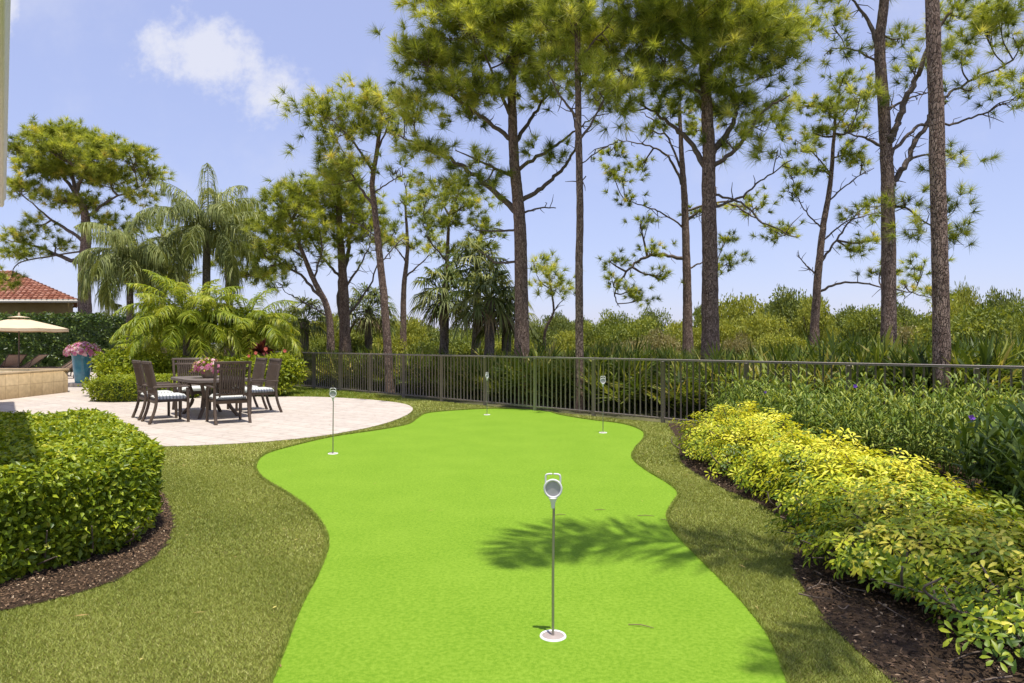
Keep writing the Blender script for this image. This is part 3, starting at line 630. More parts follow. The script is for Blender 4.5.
pine('pine_tree', 'tall broad pine with a wide spreading crown left of the slender pole pine', 17.3,
     [(522,352),(520,250),(517,190),(514,140),(513,90),(519,30),(524,-45)], .185, .07,
     [([(516,214),(487,185),(460,165),(425,147),(398,135)], .085, .3), ([(514,178),(490,166),(455,150)], .05, -.4), ([(514,142),(480,115),(450,95),(425,80)], .06, -.2),
      ([(521,202),(545,185),(565,165),(577,140),(572,108)], .065, .25), ([(520,172),(545,152),(570,135),(592,118)], .055, -.3), ([(517,146),(530,120),(545,95),(550,60)], .06, .5),
      ([(512,120),(495,80),(478,40)], .055, -.6), ([(526,215),(540,208),(556,208)], .03, -.2), ([(514,232),(495,231),(472,230)], .035, .1), ([(515,261),(498,263),(487,256),(478,250)], .035, .2), ([(519,60),(545,25),(570,0)], .04, .3)],
     [(430,60,32,30),(470,35,42,32),(418,105,20,20),(452,88,28,20),(520,20,45,35),(560,40,36,34),(490,92,30,18,-.6),(590,62,26,30),(548,95,24,18),(436,148,28,11),(404,118,14,16),(482,182,14,7),(444,186,18,9),(474,162,18,8),(612,92,18,20),(552,152,9,7),
      (500,-30,60,35),(440,5,34,32),(560,-25,50,35),(530,70,28,18,.6),(472,112,20,10),(428,150,16,8),(510,55,30,18,-.8),(455,60,30,24,.8),(480,-10,40,30)], tuft=.35, K=44, dens=2.05, bare=1)
pine('pine_tree', 'slender straight pole pine standing just behind the fence', 14.6,
     [(581,417),(580,300),(579,180),(577,80),(575,0),(573,-60)], .095, .05,
     [([(579,142),(598,112),(612,82)], .03, .2), ([(578,122),(560,95),(548,72)], .03, -.2), ([(579,165),(600,150),(618,142)], .014, .3), ([(577,60),(595,40),(610,25)], .03, -.4), ([(576,40),(560,20),(548,5)], .03, .4), ([(580,182),(586,176)], .014, 0)],
     [(570,18,28,30),(602,40,24,30),(556,62,18,18),(622,80,14,16),(600,92,16,12),(580,-30,45,35),(545,30,18,20),(590,70,18,14)], tuft=.35, K=44, dens=1.9, bare=1)
pine('pine_tree', 'thick trunked pine with dense drooping needles in the middle right', 15.6,
     [(710,362),(709,280),(707,200),(707,140),(705,90),(701,30),(700,-40)], .205, .08,
     [([(708,172),(690,142),(665,120),(640,104)], .075, .3), ([(711,157),(728,132),(736,110),(726,88)], .085, .2), ([(714,170),(735,150),(765,110),(790,95)], .06, -.4), ([(707,97),(680,80),(640,82)], .045, -.3),
      ([(707,82),(722,50),(742,28)], .05, .4), ([(713,207),(740,197),(760,182),(792,160)], .035, .3), ([(714,192),(742,203),(762,222),(797,237)], .03, -.3), ([(704,60),(670,35),(640,20)], .05, .5)],
     [(640,28,40,28),(690,18,50,32),(742,28,42,32),(772,66,26,28),(640,76,26,22),(690,86,26,16,.6),(738,98,36,22),(660,108,22,13),(622,108,16,14),(756,128,22,11),(700,-30,70,35),(792,25,20,22),(724,138,18,9),(778,150,12,7),(640,-20,50,35),(665,50,30,24,-.9),(715,55,34,26,-.9),(760,40,30,26,-.7),(612,60,16,18),(770,-20,40,30)], tuft=.37, K=48, dens=2.05, bare=1)
pine('pine_tree', 'slim dark pine with gnarled drooping limbs behind the thick trunk', 21.5,
     [(688,352),(686,280),(683,200),(680,150),(678,105)], .165, .05,
     [([(684,260),(655,255),(632,266),(616,288),(617,306)], .06, .1), ([(682,187),(670,160),(650,146),(618,140)], .05, -.2), ([(680,172),(662,128),(640,112)], .04, .3), ([(684,222),(702,208),(716,190),(702,152)], .05, .2),
      ([(684,212),(725,202),(752,216),(782,236)], .04, -.2), ([(684,230),(660,212),(640,205),(625,200)], .03, .2), ([(685,270),(705,262),(722,268)], .03, .3)],
     [(610,152,11,7),(622,178,12,7),(642,165,10,6),(630,200,9,6),(610,262,11,8),(630,290,15,8),(652,250,12,5),(660,276,10,6),(720,270,11,8),(726,240,8,9),(650,128,16,9),(742,205,12,6),(775,236,11,5),(790,231,7,5),(757,206,11,5),(702,216,12,6),(640,224,13,6),(615,280,10,8),(612,170,8,6),(680,110,20,12),(700,130,18,12),(640,298,12,6),(730,262,8,6)], tuft=.25, K=28, dens=2.2, mt=NEEDLE_F, thick=1.4, bare=3)
pine('pine_tree', 'forked pine with long bare limbs reaching out to the right edge', 16.5,
     [(888,352),(888,260),(887,190),(885,140),(882,80),(880,40),(884,0),(888,-50)], .175, .10,
     [([(888,186),(896,178),(909,158),(922,131),(937,109),(956,90),(1013,60)], .085, .1), ([(886,146),(893,136),(904,104),(918,72),(937,32),(960,0)], .10, -.2), ([(906,160),(915,128),(937,126),(968,120),(1000,106),(1028,92)], .045, .2),
      ([(884,150),(865,138),(845,133)], .045, .1), ([(880,50),(868,20),(848,-5)], .07, .3), ([(881,62),(855,50),(832,48)], .03, -.3), ([(890,205),(905,208),(930,225),(955,236)], .03, .4), ([(884,110),(905,100),(930,92)],.035,.5)],
     [(850,-12,32,16),(832,28,13,9),(902,38,22,14),(985,30,34,17),(962,50,20,12),(1008,74,20,12),(1003,12,36,16),(950,18,26,11),(972,90,14,6),(860,98,14,8),(912,70,13,9),(1022,42,20,16),(952,156,10,6),(957,236,14,6),(950,206,8,6),(916,230,18,6),(905,200,14,6),(880,-40,60,20),(1010,100,14,6),(830,50,10,7),(935,60,16,10)], tuft=.32, K=34, dens=1.9, bare=4)
pine('pine_tree', 'nearest bare pine trunk rising out of the picture behind the right fence', 10.15,
     [(943,412),(941,340),(938,200),(934,60),(932,-60),(931,-200),(930,-330)], .128, .075,
     [([(931,-180),(960,-215),(1000,-240)], .06, .2), ([(930,-200),(890,-240),(850,-260)], .06, -.2)], [(1000,-250,60,35),(850,-270,60,35),(930,-330,70,40)], tuft=.36, K=26, dens=.6)
pine('pine_tree', 'leaning thin pine with layered sparse crown between two thick trunks', 22.5,
     [(814,348),(818,280),(823,230),(830,190),(833,150),(836,105)], .15, .04,
     [([(818,264),(836,240),(856,215),(872,200)], .045, .2), ([(822,242),(846,222),(878,212)], .03, -.3), ([(821,228),(806,212),(793,190)], .03, .2), ([(816,292),(846,282),(888,288),(932,298)], .045, -.1),
      ([(815,277),(805,264),(798,255)], .03, .1), ([(826,202),(850,182),(874,168)], .03, .4), ([(830,172),(812,152),(795,140)], .03, -.3), ([(834,130),(850,105),(862,92)], .03, .3)],
     [(800,105,18,11),(830,108,24,13),(815,134,18,9),(852,128,18,10),(800,150,12,7),(842,155,18,8),(790,175,10,5),(862,160,15,8),(815,170,12,6),(870,240,12,5),(850,250,10,5),(840,80,15,9),(866,95,15,9),(880,272,14,5),(922,266,14,5),(905,285,12,5),(792,192,10,5),(858,212,10,5),(885,205,9,5),(930,292,12,5)], tuft=.29, K=28, dens=2.0, mt=NEEDLE_F, thick=1.5, bare=3)
pine('pine_tree', 'tall leaning pine with tufted crown behind the fence left of centre', 20.2,
     [(390,396),(386,330),(380,265),(374,215),(371,182),(376,150),(380,110)], .135, .05,
     [([(373,207),(355,180),(342,150)], .05, .2), ([(376,152),(386,130),(392,112)], .035, -.2), ([(374,192),(390,182),(404,174)], .025, .1), ([(374,172),(352,140),(330,118)], .045, -.3), ([(380,262),(395,246),(404,238)], .02, .3), ([(377,240),(362,226),(350,222)], .02, .1)],
     [(320,114,17,15),(346,108,18,14),(375,103,24,17),(340,135,15,10),(390,130,16,10),(308,108,10,9),(396,170,9,7),(326,155,18,10),(352,160,16,9),(336,184,17,10),(398,105,14,12),(365,130,14,9),(330,130,16,11),(356,122,16,11),(384,118,15,11),(342,170,16,9)], tuft=.36, K=28, dens=2.2, mt=NEEDLE_F, bare=2)
pine('pine_tree', 'dark double pine trunk with crown merging behind the fence corner', 25,
     [(345,352),(344,290),(341,240),(339,205),(336,180)], .21, .06,
     [([(342,280),(325,260),(312,240),(300,225)], .06, .3), ([(343,290),(362,262),(372,240)], .05, -.2), ([(345,330),(340,290),(350,240),(352,205)], .13, .2), ([(345,320),(372,280),(382,240)], .05, .2)],
     [(325,190,20,13),(352,204,24,12),(330,220,24,11),(366,230,16,9),(346,240,18,7),(376,250,12,6),(386,225,12,8),(340,170,20,12),(310,205,16,10),(358,184,14,9),(316,205,16,11),(340,196,18,10),(362,215,16,9),(334,235,16,8),(388,240,12,7)], tuft=.36, K=24, dens=2.2, mt=NEEDLE_F, thick=1.5, bare=3)
pine('pine_tree', 'left leaning pine of the dense clump above the dining table', 24,
     [(331,352),(327,310),(312,280),(300,250),(290,220)], .14, .05,
     [([(325,302),(300,275),(275,258),(262,245)], .06, .2), ([(312,280),(322,250),(318,225)], .04, -.2), ([(304,260),(280,240),(268,222)], .04, .2), ([(326,318),(300,300),(285,292)], .03, .1)],
     [(280,200,18,13),(300,186,20,10),(270,224,17,12),(300,214,20,10),(290,244,22,8),(262,250,13,9),(320,256,14,6),(296,266,15,5),(282,285,12,6),(308,232,16,8),(270,265,13,7),(286,222,18,11),(276,240,16,9),(305,198,16,9),(318,238,14,8)], tuft=.36, K=24, dens=2.2, mt=NEEDLE_F, thick=1.5, bare=3)
pine('pine_tree', 'small distant pine with thin trunk left of the cabbage palms', 31,
     [(403,352),(404,290),(407,250),(405,205)], .16, .05, [([(405,278),(420,264),(438,248)], .05, .2), ([(406,262),(396,248),(388,240)], .04, 0)],
     [(400,200,12,9),(415,214,14,8),(395,230,12,7),(426,235,12,6),(405,184,12,9),(412,246,11,5),(436,250,9,5),(388,240,8,5)], tuft=.36, K=22, dens=1.0, mt=NEEDLE_F, thick=1.7, bare=2)
pine('pine_tree', 'yellowish pine rising behind the cabbage palms', 27,
     [(444,352),(445,300),(447,260),(449,215)], .15, .05, [([(446,270),(465,250),(482,240)], .04, .2), ([(446,262),(432,244),(426,230)], .04, -.1), ([(445,290),(462,272),(488,262)], .03, .1)],
     [(440,196,18,9),(466,205,18,9),(450,220,20,9),(481,225,14,9),(430,225,12,8),(476,245,17,7),(491,260,11,6),(450,250,12,6),(460,186,13,8),(495,235,10,8),(425,205,10,8)], tuft=.36, K=24, dens=2.2, mt=NEEDLE_F, thick=1.6, bare=2)
pine('pine_tree', 'small crooked young pine between the broad pine and pole pine', 25,
     [(544,352),(545,330),(553,312),(551,292),(546,264)], .06, .025, [([(551,312),(560,303),(566,298)], .02, 0), ([(549,290),(540,282),(536,270)], .02, 0)],
     [(546,268,7,9),(540,284,9,6),(556,290,9,6),(534,266,7,8),(552,278,8,7)], tuft=.36, K=24, dens=1.3, thick=1.2, bare=1)
pine('pine_tree', 'big rounded pine beside the red roofed house on the left', 34.5,
     [(85,330),(84,270),(86,232),(83,208),(73,188)], .33, .14,
     [([(84,264),(60,256),(35,246),(8,240)], .12, .2), ([(86,266),(100,251),(118,248)], .1, -.1), ([(84,242),(55,222),(28,200)], .1, -.2), ([(80,197),(60,172),(40,148)], .1, .2), ([(76,192),(88,165),(104,148)], .1, -.2), ([(74,190),(70,160),(72,140)], .1, .4), ([(86,218),(110,200),(138,188)], .09, .1), ([(40,248),(22,262),(10,280)], .05, 0)],
     [(18,150,18,12),(45,140,22,12),(72,138,22,13),(100,148,22,12),(130,156,19,11),(150,175,12,9),(40,168,26,11),(76,172,26,11),(110,178,24,11),(140,195,15,8),(18,190,17,9),(60,200,20,7),(96,204,18,6),(15,236,14,6),(40,226,14,6),(20,254,17,5),(56,245,11,5),(106,222,14,6),(6,280,12,8),(126,230,14,6),(60,152,22,10,-.9),(95,165,22,10,-.9)], tuft=.42, K=28, dens=1.9, mt=NEEDLE_F, thick=1.9, bare=2)
pine('pine_tree', 'half hidden pine behind the feathery queen palms', 28,
     [(229,340),(229,290),(227,245),(232,215)], .17, .06, [([(228,260),(245,246),(255,236)], .05, 0), ([(228,250),(214,240)], .04, .2)],
     [(232,212,20,11),(254,226,18,12),(225,240,16,10),(246,252,16,9),(240,222,16,10),(264,250,16,12),(270,275,14,10),(250,275,14,8),(222,262,12,9)], tuft=.38, K=24, dens=2.2, mt=NEEDLE_F, thick=1.6)

pine('pine_tree', 'small dense pine between the two queen palms', 29,
     [(163,340),(163,300),(165,262),(164,235)], .13, .05, [([(164,270),(178,256),(186,250)], .04, 0), ([(164,280),(150,268),(142,262)], .04, .2)],
     [(164,236,16,10),(180,250,14,9),(148,256,14,9),(166,262,16,9),(184,275,13,9),(150,280,13,9),(170,288,14,8),(136,270,10,8)], tuft=.38, K=24, dens=1.8, mt=NEEDLE_F, thick=1.5)

# ------------------------------------------------------------------ palms
def pinnate(mb, base, az=0, el=0, ln=1, droop=1, nl=40, lf=.5, wd=.04, hang=.5, mbr=None, rr=.018, plumose=0.0, valm=.5, path=None):
    """one feather frond"""
    t = np.linspace(0, 1, 14); h = np.array([math.cos(az), math.sin(az), 0])
    ang = el-droop*t**1.3; st = ln/13
    pts = [np.array(base, float)]
    for i in range(13): pts.append(pts[-1]+st*(h*math.cos(ang[i])+np.array([0, 0, 1])*math.sin(ang[i])))
    pts = np.array(pts)
    if path is not None:
        c_ = smooth_poly(path, 8); pts = np.stack([np.interp(np.linspace(0, 1, 14), np.linspace(0, 1, len(c_)), c_[:, i]) for i in range(3)], 1)
    (mbr or mb).tube(pts, np.linspace(rr, rr*.25, 14), 4, valm, cap=False)
    s = np.linspace(.14, 1, nl); p = np.stack([np.interp(s, t, pts[:, i]) for i in range(3)], 1)
    tg = norm(np.stack([np.interp(s, t, np.gradient(pts, axis=0)[:, i]) for i in range(3)], 1))
    sd = norm(np.cross(tg, [0, 0, 1.0])); up = np.cross(sd, tg)
    prof = (np.sin(np.pi*np.clip(s*.88+.14, 0, 1))**.6)*.9+.12
    for sg in (-1, 1):
        d = tg*.55+sg*sd*.85+up*(.32-hang*.5)+R.normal(0, .12+plumose, (nl, 3))
        mb.ribbons(p, d, lf*prof*R.uniform(.85, 1.1, nl), wd, np.clip(hang+R.normal(0, .15, nl), 0, 1.6), np.clip(R.normal(valm, .2, nl), 0, 1))
def palm(name, label, base, zc, trunk_r, fr, mt, cat='palm tree', bkm=BARK_G, lean=(0, 0)):
    root = thing(name, label, cat, base)
    b = np.array(base, float); top = np.array([b[0]+lean[0], b[1]+lean[1], zc])
    m_ = MB(); pts = smooth_poly([b-[0, 0, .05], (b+top)/2+np.array([lean[0]*.1, 0, 0]), top], 10); m_.tube(pts, np.linspace(trunk_r*1.15, trunk_r*.8, len(pts)), 10, jitter=.05); m_.build('trunk', bkm, root, base, smooth=True)
    for f in fr:
        mb = MB(); pinnate(mb, top+R.normal(0, .03, 3), **f); mb.build('frond', mt, root, base)
    return root
def fr_set(n, ln, el0, el1, droop, nl, lf, wd, hang, plum=0.05, az0=0.0, span=2*math.pi, rr=.02):
    o = []
    for i in range(n):
        k = (i*.618) % 1
        o.append(dict(az=az0+span*((i+.3*R.uniform())/n), el=el0+(el1-el0)*k+R.normal(0, .05), ln=ln*R.uniform(.85, 1.1), droop=droop*(1.15-.35*k)*R.uniform(.85, 1.15), nl=nl, lf=lf, wd=wd, hang=hang, plumose=plum, rr=rr, valm=R.uniform(.35, .65)))
    return o
q = P(207, 230, 24.5)
palm('queen_palm', 'tallest feathery queen palm above the patio shrubs', (q[0]-.1, 24.5, .0), q[2], .15, fr_set(26, 2.9, -.5, 1.57, 2.0, 96, .66, .03, 1.2, .2), QUEEN, lean=(.1, 0))
q = P(130, 262, 23)
palm('queen_palm', 'shorter queen palm with weeping fronds beside the dark hedge', (q[0], 23, .12), q[2], .12, fr_set(24, 2.25, -.3, 1.5, 2.3, 90, .62, .03, 1.25, .2), QUEEN)
q = P(187, 330, 20)
palm('areca_palm', 'large bright yellow green arching palm behind the table', (q[0], 20, 0), 1.75, .12, fr_set(40, 2.25, .3, 1.57, 1.9, 84, .55, .028, .7, .06), ARECA)
q = P(250, 332, 21)
palm('areca_palm', 'smaller bright arching palm right of the larger one', (q[0], 21, 0), 1.65, .1, fr_set(32, 2.0, .3, 1.57, 1.9, 80, .5, .028, .7, .06), ARECA)
q = P(150, 335, 21.5)
palm('areca_palm', 'low arching palm left of the large bright one', (q[0], 21.5, 0), 1.0, .1, fr_set(18, 1.4, .35, 1.45, 1.5, 60, .4, .028, .5, .05), ARECA)
# the palm out of view to the right that shades the green
fr = []
for az, el, ln, dr in ((20, .4, 2.9, .9), (75, .5, 2.6, .9), (300, .4, 2.9, .9), (340, .5, 2.8, .9), (255, .4, 2.6, .9)):
    fr.append(dict(az=math.radians(az), el=el, ln=ln, droop=dr, nl=80, lf=.6, wd=.03, hang=.5, plumose=.12, rr=.022, valm=.5))
def above(gx, gy, z): return (gx+.07*z, gy-.15*z, z)
fr.append(dict(path=[above(3.3, 3.95, 8.4), above(2.3, 4.45, 8.9), above(1.4, 4.88, 9.0), above(.7, 5.15, 8.9), above(.2, 4.95, 8.7), above(-.04, 4.4, 8.3)], nl=120, lf=.86, wd=.032, hang=.5, plumose=.1, rr=.024, valm=.5))
fr.append(dict(path=[above(3.3, 3.95, 8.4), above(2.6, 4.1, 9.0), above(2.0, 4.4, 9.0), above(1.5, 4.45, 8.6)], nl=80, lf=.5, wd=.03, hang=.6, plumose=.12, rr=.022, valm=.5))
fr.append(dict(path=[above(3.3, 3.85, 8.4), above(2.6, 3.75, 8.9), above(1.8, 3.45, 8.8), above(1.05, 3.02, 8.2)], nl=80, lf=.6, wd=.03, hang=.6, plumose=.12, rr=.022, valm=.5))
palm('palm_tree', 'tall palm beside the house whose fronds shade the putting green', (4.3, 2.0, 0), 8.4, .16, fr, QUEEN, lean=(-.41, .69))

# cabbage palms and saw palmettos: fan leaves
def fan(mb, c, d, r, nseg, droop, wd, val, petiole=None, rad=.008):
    """a fan leaf: c hub, d pointing out of the stem"""
    d = d/np.linalg.norm(d); side = np.cross(d, [0, 0, 1.0]); side = side/max(np.linalg.norm(side), 1e-6); up = np.cross(side, d)
    a = np.linspace(-1.95, 1.95, nseg)+R.normal(0, .05, nseg); cup = R.uniform(.05, .3)
    dd = np.cos(a)[:, None]*d+np.sin(a)[:, None]*side+up*cup*np.abs(np.sin(a))[:, None]
    mb.ribbons(np.repeat(c[None], nseg, 0), dd, r*(1-.25*np.abs(a)/2)*R.uniform(.85, 1.08, nseg), wd, np.clip(droop+R.normal(0, .12, nseg), 0, 1.5), np.clip(val+R.normal(0, .13, nseg), 0, 1))
    if petiole is not None: mb.tube([petiole, (petiole+c)/2+np.array([0, 0, .02]), c], [rad*1.3, rad, rad*.8], 3, val, cap=False)
def sabal(label, px, py, d, zr, nf=30, name='cabbage_palm', fl=.95, skirt=True):
    q = P(px, py, d); base = np.array([q[0], d, -.03]); root = thing(name, label, 'palm tree', base, group='cabbage palms beyond the fence')
    top = np.array([q[0]+.1, d, q[2]])
    m_ = MB(); m_.tube([base, (base+top)/2+np.array([.06, 0, 0]), top], [.19, .16, .17], 10, jitter=.06); m_.build('trunk', BARK_G, root, base, smooth=True)
    mb = MB()
    for i in range(nf):
        az = i*2.4; el = 1.35-1.9*(i/nf); h = np.array([math.cos(az)*math.cos(el), math.sin(az)*math.cos(el), math.sin(el)])
        c = top+h*R.uniform(.6, .95)*zr; fan(mb, c, h+np.array([0, 0, -.35]), fl*zr*R.uniform(.85, 1.1), 22, .75, .05, R.uniform(.3, .8), top, .016)
    mb.build('crown', SABAL, root, base)
    if skirt:
        mb = MB()
        for i in range(9):
            az = i*2.4; h = np.array([math.cos(az), math.sin(az), -.5]); c = top+h*.45-np.array([0, 0, .15]); fan(mb, c, np.array([h[0], h[1], -1.3]), .8*zr, 16, .5, .05, R.uniform(.2, .9), top, .014)
        mb.build('dead_fronds', DEAD, root, base)
    return root
sabal('cabbage palm with dark round head left of the brown skirted one', 441, 296, 22.5, .95)
sabal('cabbage palm with brown dead fronds hanging under its head', 486, 300, 21, 1.0, 34)
sabal('upper cabbage palm behind and above its neighbours', 474, 268, 24.5, 1.0, 30, skirt=False)
sabal('low cabbage palm beside the broad pine trunk', 503, 318, 22, .85, 26, skirt=False)
sabal('cabbage palm behind the dark double pine trunk', 366, 310, 28, 1.05, 28)
sabal('pale cabbage palm left of the dark double trunk', 302, 322, 27, .9, 24, skirt=False)

GRP = 'saw palmettos behind the fence'; LAB = 'saw palmetto with stiff green fan fronds growing behind the fence'
protos = []
def palmetto(loc, sc, lab=LAB):
    root = thing('saw_palmetto', lab, 'palmetto', loc, R.uniform(0, 6.28), group=GRP); root.scale = (sc, sc, sc)
    mb = MB(); nf = 30
    for i in range(nf):
        az = i*2.4+R.uniform(-.3, .3); el = R.uniform(.5, 1.45); h = np.array([math.cos(az)*math.cos(el), math.sin(az)*math.cos(el), math.sin(el)])
        l_ = R.uniform(.45, .95); st = np.array([R.normal(0, .16), R.normal(0, .16), 0.0]); c = st+h*l_
        fan(mb, c, h+np.array([0, 0, .1]), R.uniform(.5, .72), 17, R.uniform(.05, .35), .034, R.uniform(.1, .95), st, .008)
    mb.build('fronds', PALMET, root); return root
k = 0
for s_ in np.arange(-4.2, 23.5, .8):
    for off in (1.35, 2.1, 3.0, 4.0, 5.2, 6.8):
        if off > 4 and s_ > 16: continue
        b = fence_pt(s_+R.uniform(-.35, .35))+FN*(off+R.uniform(-.25, .3)); sc = R.uniform(.82, 1.12)*(1.18 if s_ < 5 else (1.06 if s_ < 12 else .92))*(0.97+.012*off)
        if k < 6: protos.append(palmetto((b[0], b[1], -.03), sc))
        else: 
            o = dup(protos[R.integers(0, 6)], (b[0], b[1], -.03), R.uniform(0, 6.28), sc*np.array([1, 1, R.uniform(.9, 1.12)]))
        k += 1

# ------------------------------------------------------------------ bushes and distant trees
def lobes(mb, rx, ry, rz, n, nl, leaf, c=(0, 0, 0), flat=.7, shell=.45):
    """leaves on the shells of many uneven lobes"""
    u_ = norm(R.normal(size=(n, 3))); u_[:, 2] = np.abs(u_[:, 2])*1.1-.25
    cs = u_*R.uniform(.35, .78, (n, 1)); lr = R.uniform(.2, .42, n)
    per = np.maximum(1, (nl*lr**2/np.sum(lr**2)).astype(int))
    for i in range(n):
        k = per[i]; d = norm(R.normal(size=(k, 3))+np.array([0, 0, .25])); r_ = R.uniform(shell, 1, (k, 1))**.5*lr[i]*(1+.25*R.normal(size=(k, 1)))
        p = (cs[i]+d*r_*np.array([1, 1, flat]))*np.array([rx, ry, rz])+np.asarray(c)
        dr = norm(d+R.normal(0, .8, (k, 3))); nr = norm(d+R.normal(0, .7, (k, 3))+np.array([0, 0, .6]))
        mb.leaves(p, dr, nr, leaf*R.uniform(.7, 1.3, k), leaf*R.uniform(.4, .65, k), np.clip(R.normal(.5+R.uniform(-.18, .18), .2, k), 0, 1))
def bush_proto(nm, label, cat, mt, n=18, nl=2600, leaf=.05, tall=True, group=None):
    """unit crown about 2 wide, 1 high"""
    root = thing(nm, label, cat, (0, 0, 0), group=group)
    m_ = MB()
    for i in range(5):
        a = i*1.256+R.uniform(0, .5); e = np.array([math.cos(a)*.5, math.sin(a)*.5, R.uniform(.45, .7)])
        m_.tube(smooth_poly([(R.normal(0, .03), R.normal(0, .03), -.03), e*np.array([.35, .35, .5]), e], 4), np.linspace(.035, .012, 9), 5)
    m_.build('trunk' if tall else 'stems', BARK_G, root, smooth=True)
    mb = MB(); lobes(mb, 1, 1, .62, n, nl, leaf, (0, 0, .45)); lobes(mb, .95, .95, .5, 8, nl//3, leaf, (0, 0, .25)); mb.build('crown', mt, root)
    return root
MATS = {'y': BUSH_Y, 'g': BUSH_G, 'd': BUSH_D, 't': BUSH_T}
NAMES = {'y': ('broadleaf_tree', 'yellow green rounded tree in the scrub beyond the palmettos'), 'g': ('broadleaf_tree', 'mid green bushy tree in the scrub beyond the palmettos'),
         'd': ('broadleaf_tree', 'dark green rounded tree on the skyline beyond the palmettos'), 't': ('dry_bush', 'dry tan bush among the green scrub')}
SPEC = [  # px centre, top row, width px, depth, kind
 (985,292,100,27,'g'),(1030,284,80,31,'g'),(1000,285,46,46,'d'),(945,300,60,34,'y'),(962,276,34,42,'y'),(790,278,60,52,'d'),(812,292,50,48,'y'),(735,290,60,46,'y'),(765,304,62,34,'y'),(715,312,56,36,'y'),(700,300,40,56,'g'),
 (640,312,60,44,'g'),(614,304,44,52,'g'),(662,326,50,34,'t'),(592,318,44,46,'g'),(570,328,44,34,'y'),(872,304,60,50,'g'),(850,300,60,56,'d'),(905,318,56,38,'t'),(926,308,44,50,'g'),(782,326,56,30,'y'),(832,312,56,60,'d'),(628,334,44,30,'t'),
 (392,312,80,48,'d'),(350,322,60,52,'d'),(425,318,60,44,'d'),(300,316,54,40,'y'),(320,330,44,32,'g'),(532,318,50,52,'d'),(560,308,40,60,'d'),(680,318,50,44,'y'),(1045,300,60,22,'g'),(740,328,44,27,'t'),(880,328,50,30,'g'),(275,318,60,36,'g'),(255,322,60,34,'d'),(460,330,60,36,'g'),(510,334,50,33,'y'),(650,304,40,70,'d'),(580,312,40,75,'d'),(900,300,50,70,'d'),(288,302,50,34,'g'),(330,308,46,40,'y'),(372,312,50,46,'g'),(412,314,46,36,'y'),(480,322,60,44,'g'),(350,334,60,28,'g'),(430,336,56,29,'g'),(385,334,50,31,'y'),(775,296,44,72,'d')]
first = {}; cnt = {}
for (px, ty, wpx, d, kd) in sorted(SPEC, key=lambda q_: q_[3]):
    wr = wpx*d/F/2; ht = 1.45+(HZ-ty)*R.uniform(.92, 1.12)*d/F; x = (px-512)*d/F
    var = (kd, cnt.get(kd, 0) % 2); cnt[kd] = cnt.get(kd, 0)+1
    if var not in first:
        o = bush_proto(NAMES[kd][0], NAMES[kd][1], 'tree' if kd != 't' else 'bush', MATS[kd], n=20 if d < 40 else 16, nl=5200, leaf=.07, group='scrub trees beyond the palmettos' if kd != 't' else 'dry bushes in the scrub')
        o.location = (x, d, -.03); o.rotation_euler = (0, 0, R.uniform(0, 6)); first[var] = o
    else: o = dup(first[var], (x, d, -.03), R.uniform(0, 6.28))
    o.scale = (wr*1.1, wr*1.1, ht/1.02)
    if (px, d) == (985, 27): o['label'] = 'large dense green bushy tree right of the nearest bare trunk'
    if (px, d) == (1030, 31): o['label'] = 'green tree cut by the right picture edge behind the dense bushy one'
    if (px, d) == (790, 52): o['label'] = 'dark tree standing highest on the skyline left of the leaning pine'
# far wood and scrub floor: one mass each
mb = MB(); 
for i in range(150):
    a = R.uniform(-.95, .95); d = R.uniform(75, 190); h = R.uniform(.6, 1.0)*(1.45+R.uniform(14, 30)*d/F); wd_ = R.uniform(2.5, 6)
    lobes(mb, wd_, wd_, h*.62, 7, 420, .55, (a*d, d, h*.38))
tag(mb.build('far_woodland', BUSH_D), 'far dark line of woodland on the horizon', 'woodland', kind='stuff')
mb = MB()
n = 36000; y = R.uniform(16, 75, n); x = R.uniform(-.9, .95, n)*y; k = ((x-fence_pt(0)[0])*FN[0]+(y-fence_pt(0)[1])*FN[1]) > 6; x, y = x[k], y[k]; n = len(x)
hh = np.abs(R.normal(0, .38, n))*(.55+.6*np.sin(x*.7+np.sin(y*.4))**2); p = np.c_[x, y, hh]
mb.leaves(p, norm(R.normal(size=(n, 3))+[0, 0, .9]), norm(R.normal(size=(n, 3))+[0, 0, .5]), R.uniform(.25, .6, n)*np.clip(y/35, .7, 1.6), R.uniform(.05, .12, n)*np.clip(y/35, .7, 1.6))
tag(mb.build('scrub', BUSH_Y), 'low wild scrub covering the ground beyond the palmettos', 'scrub', kind='stuff')

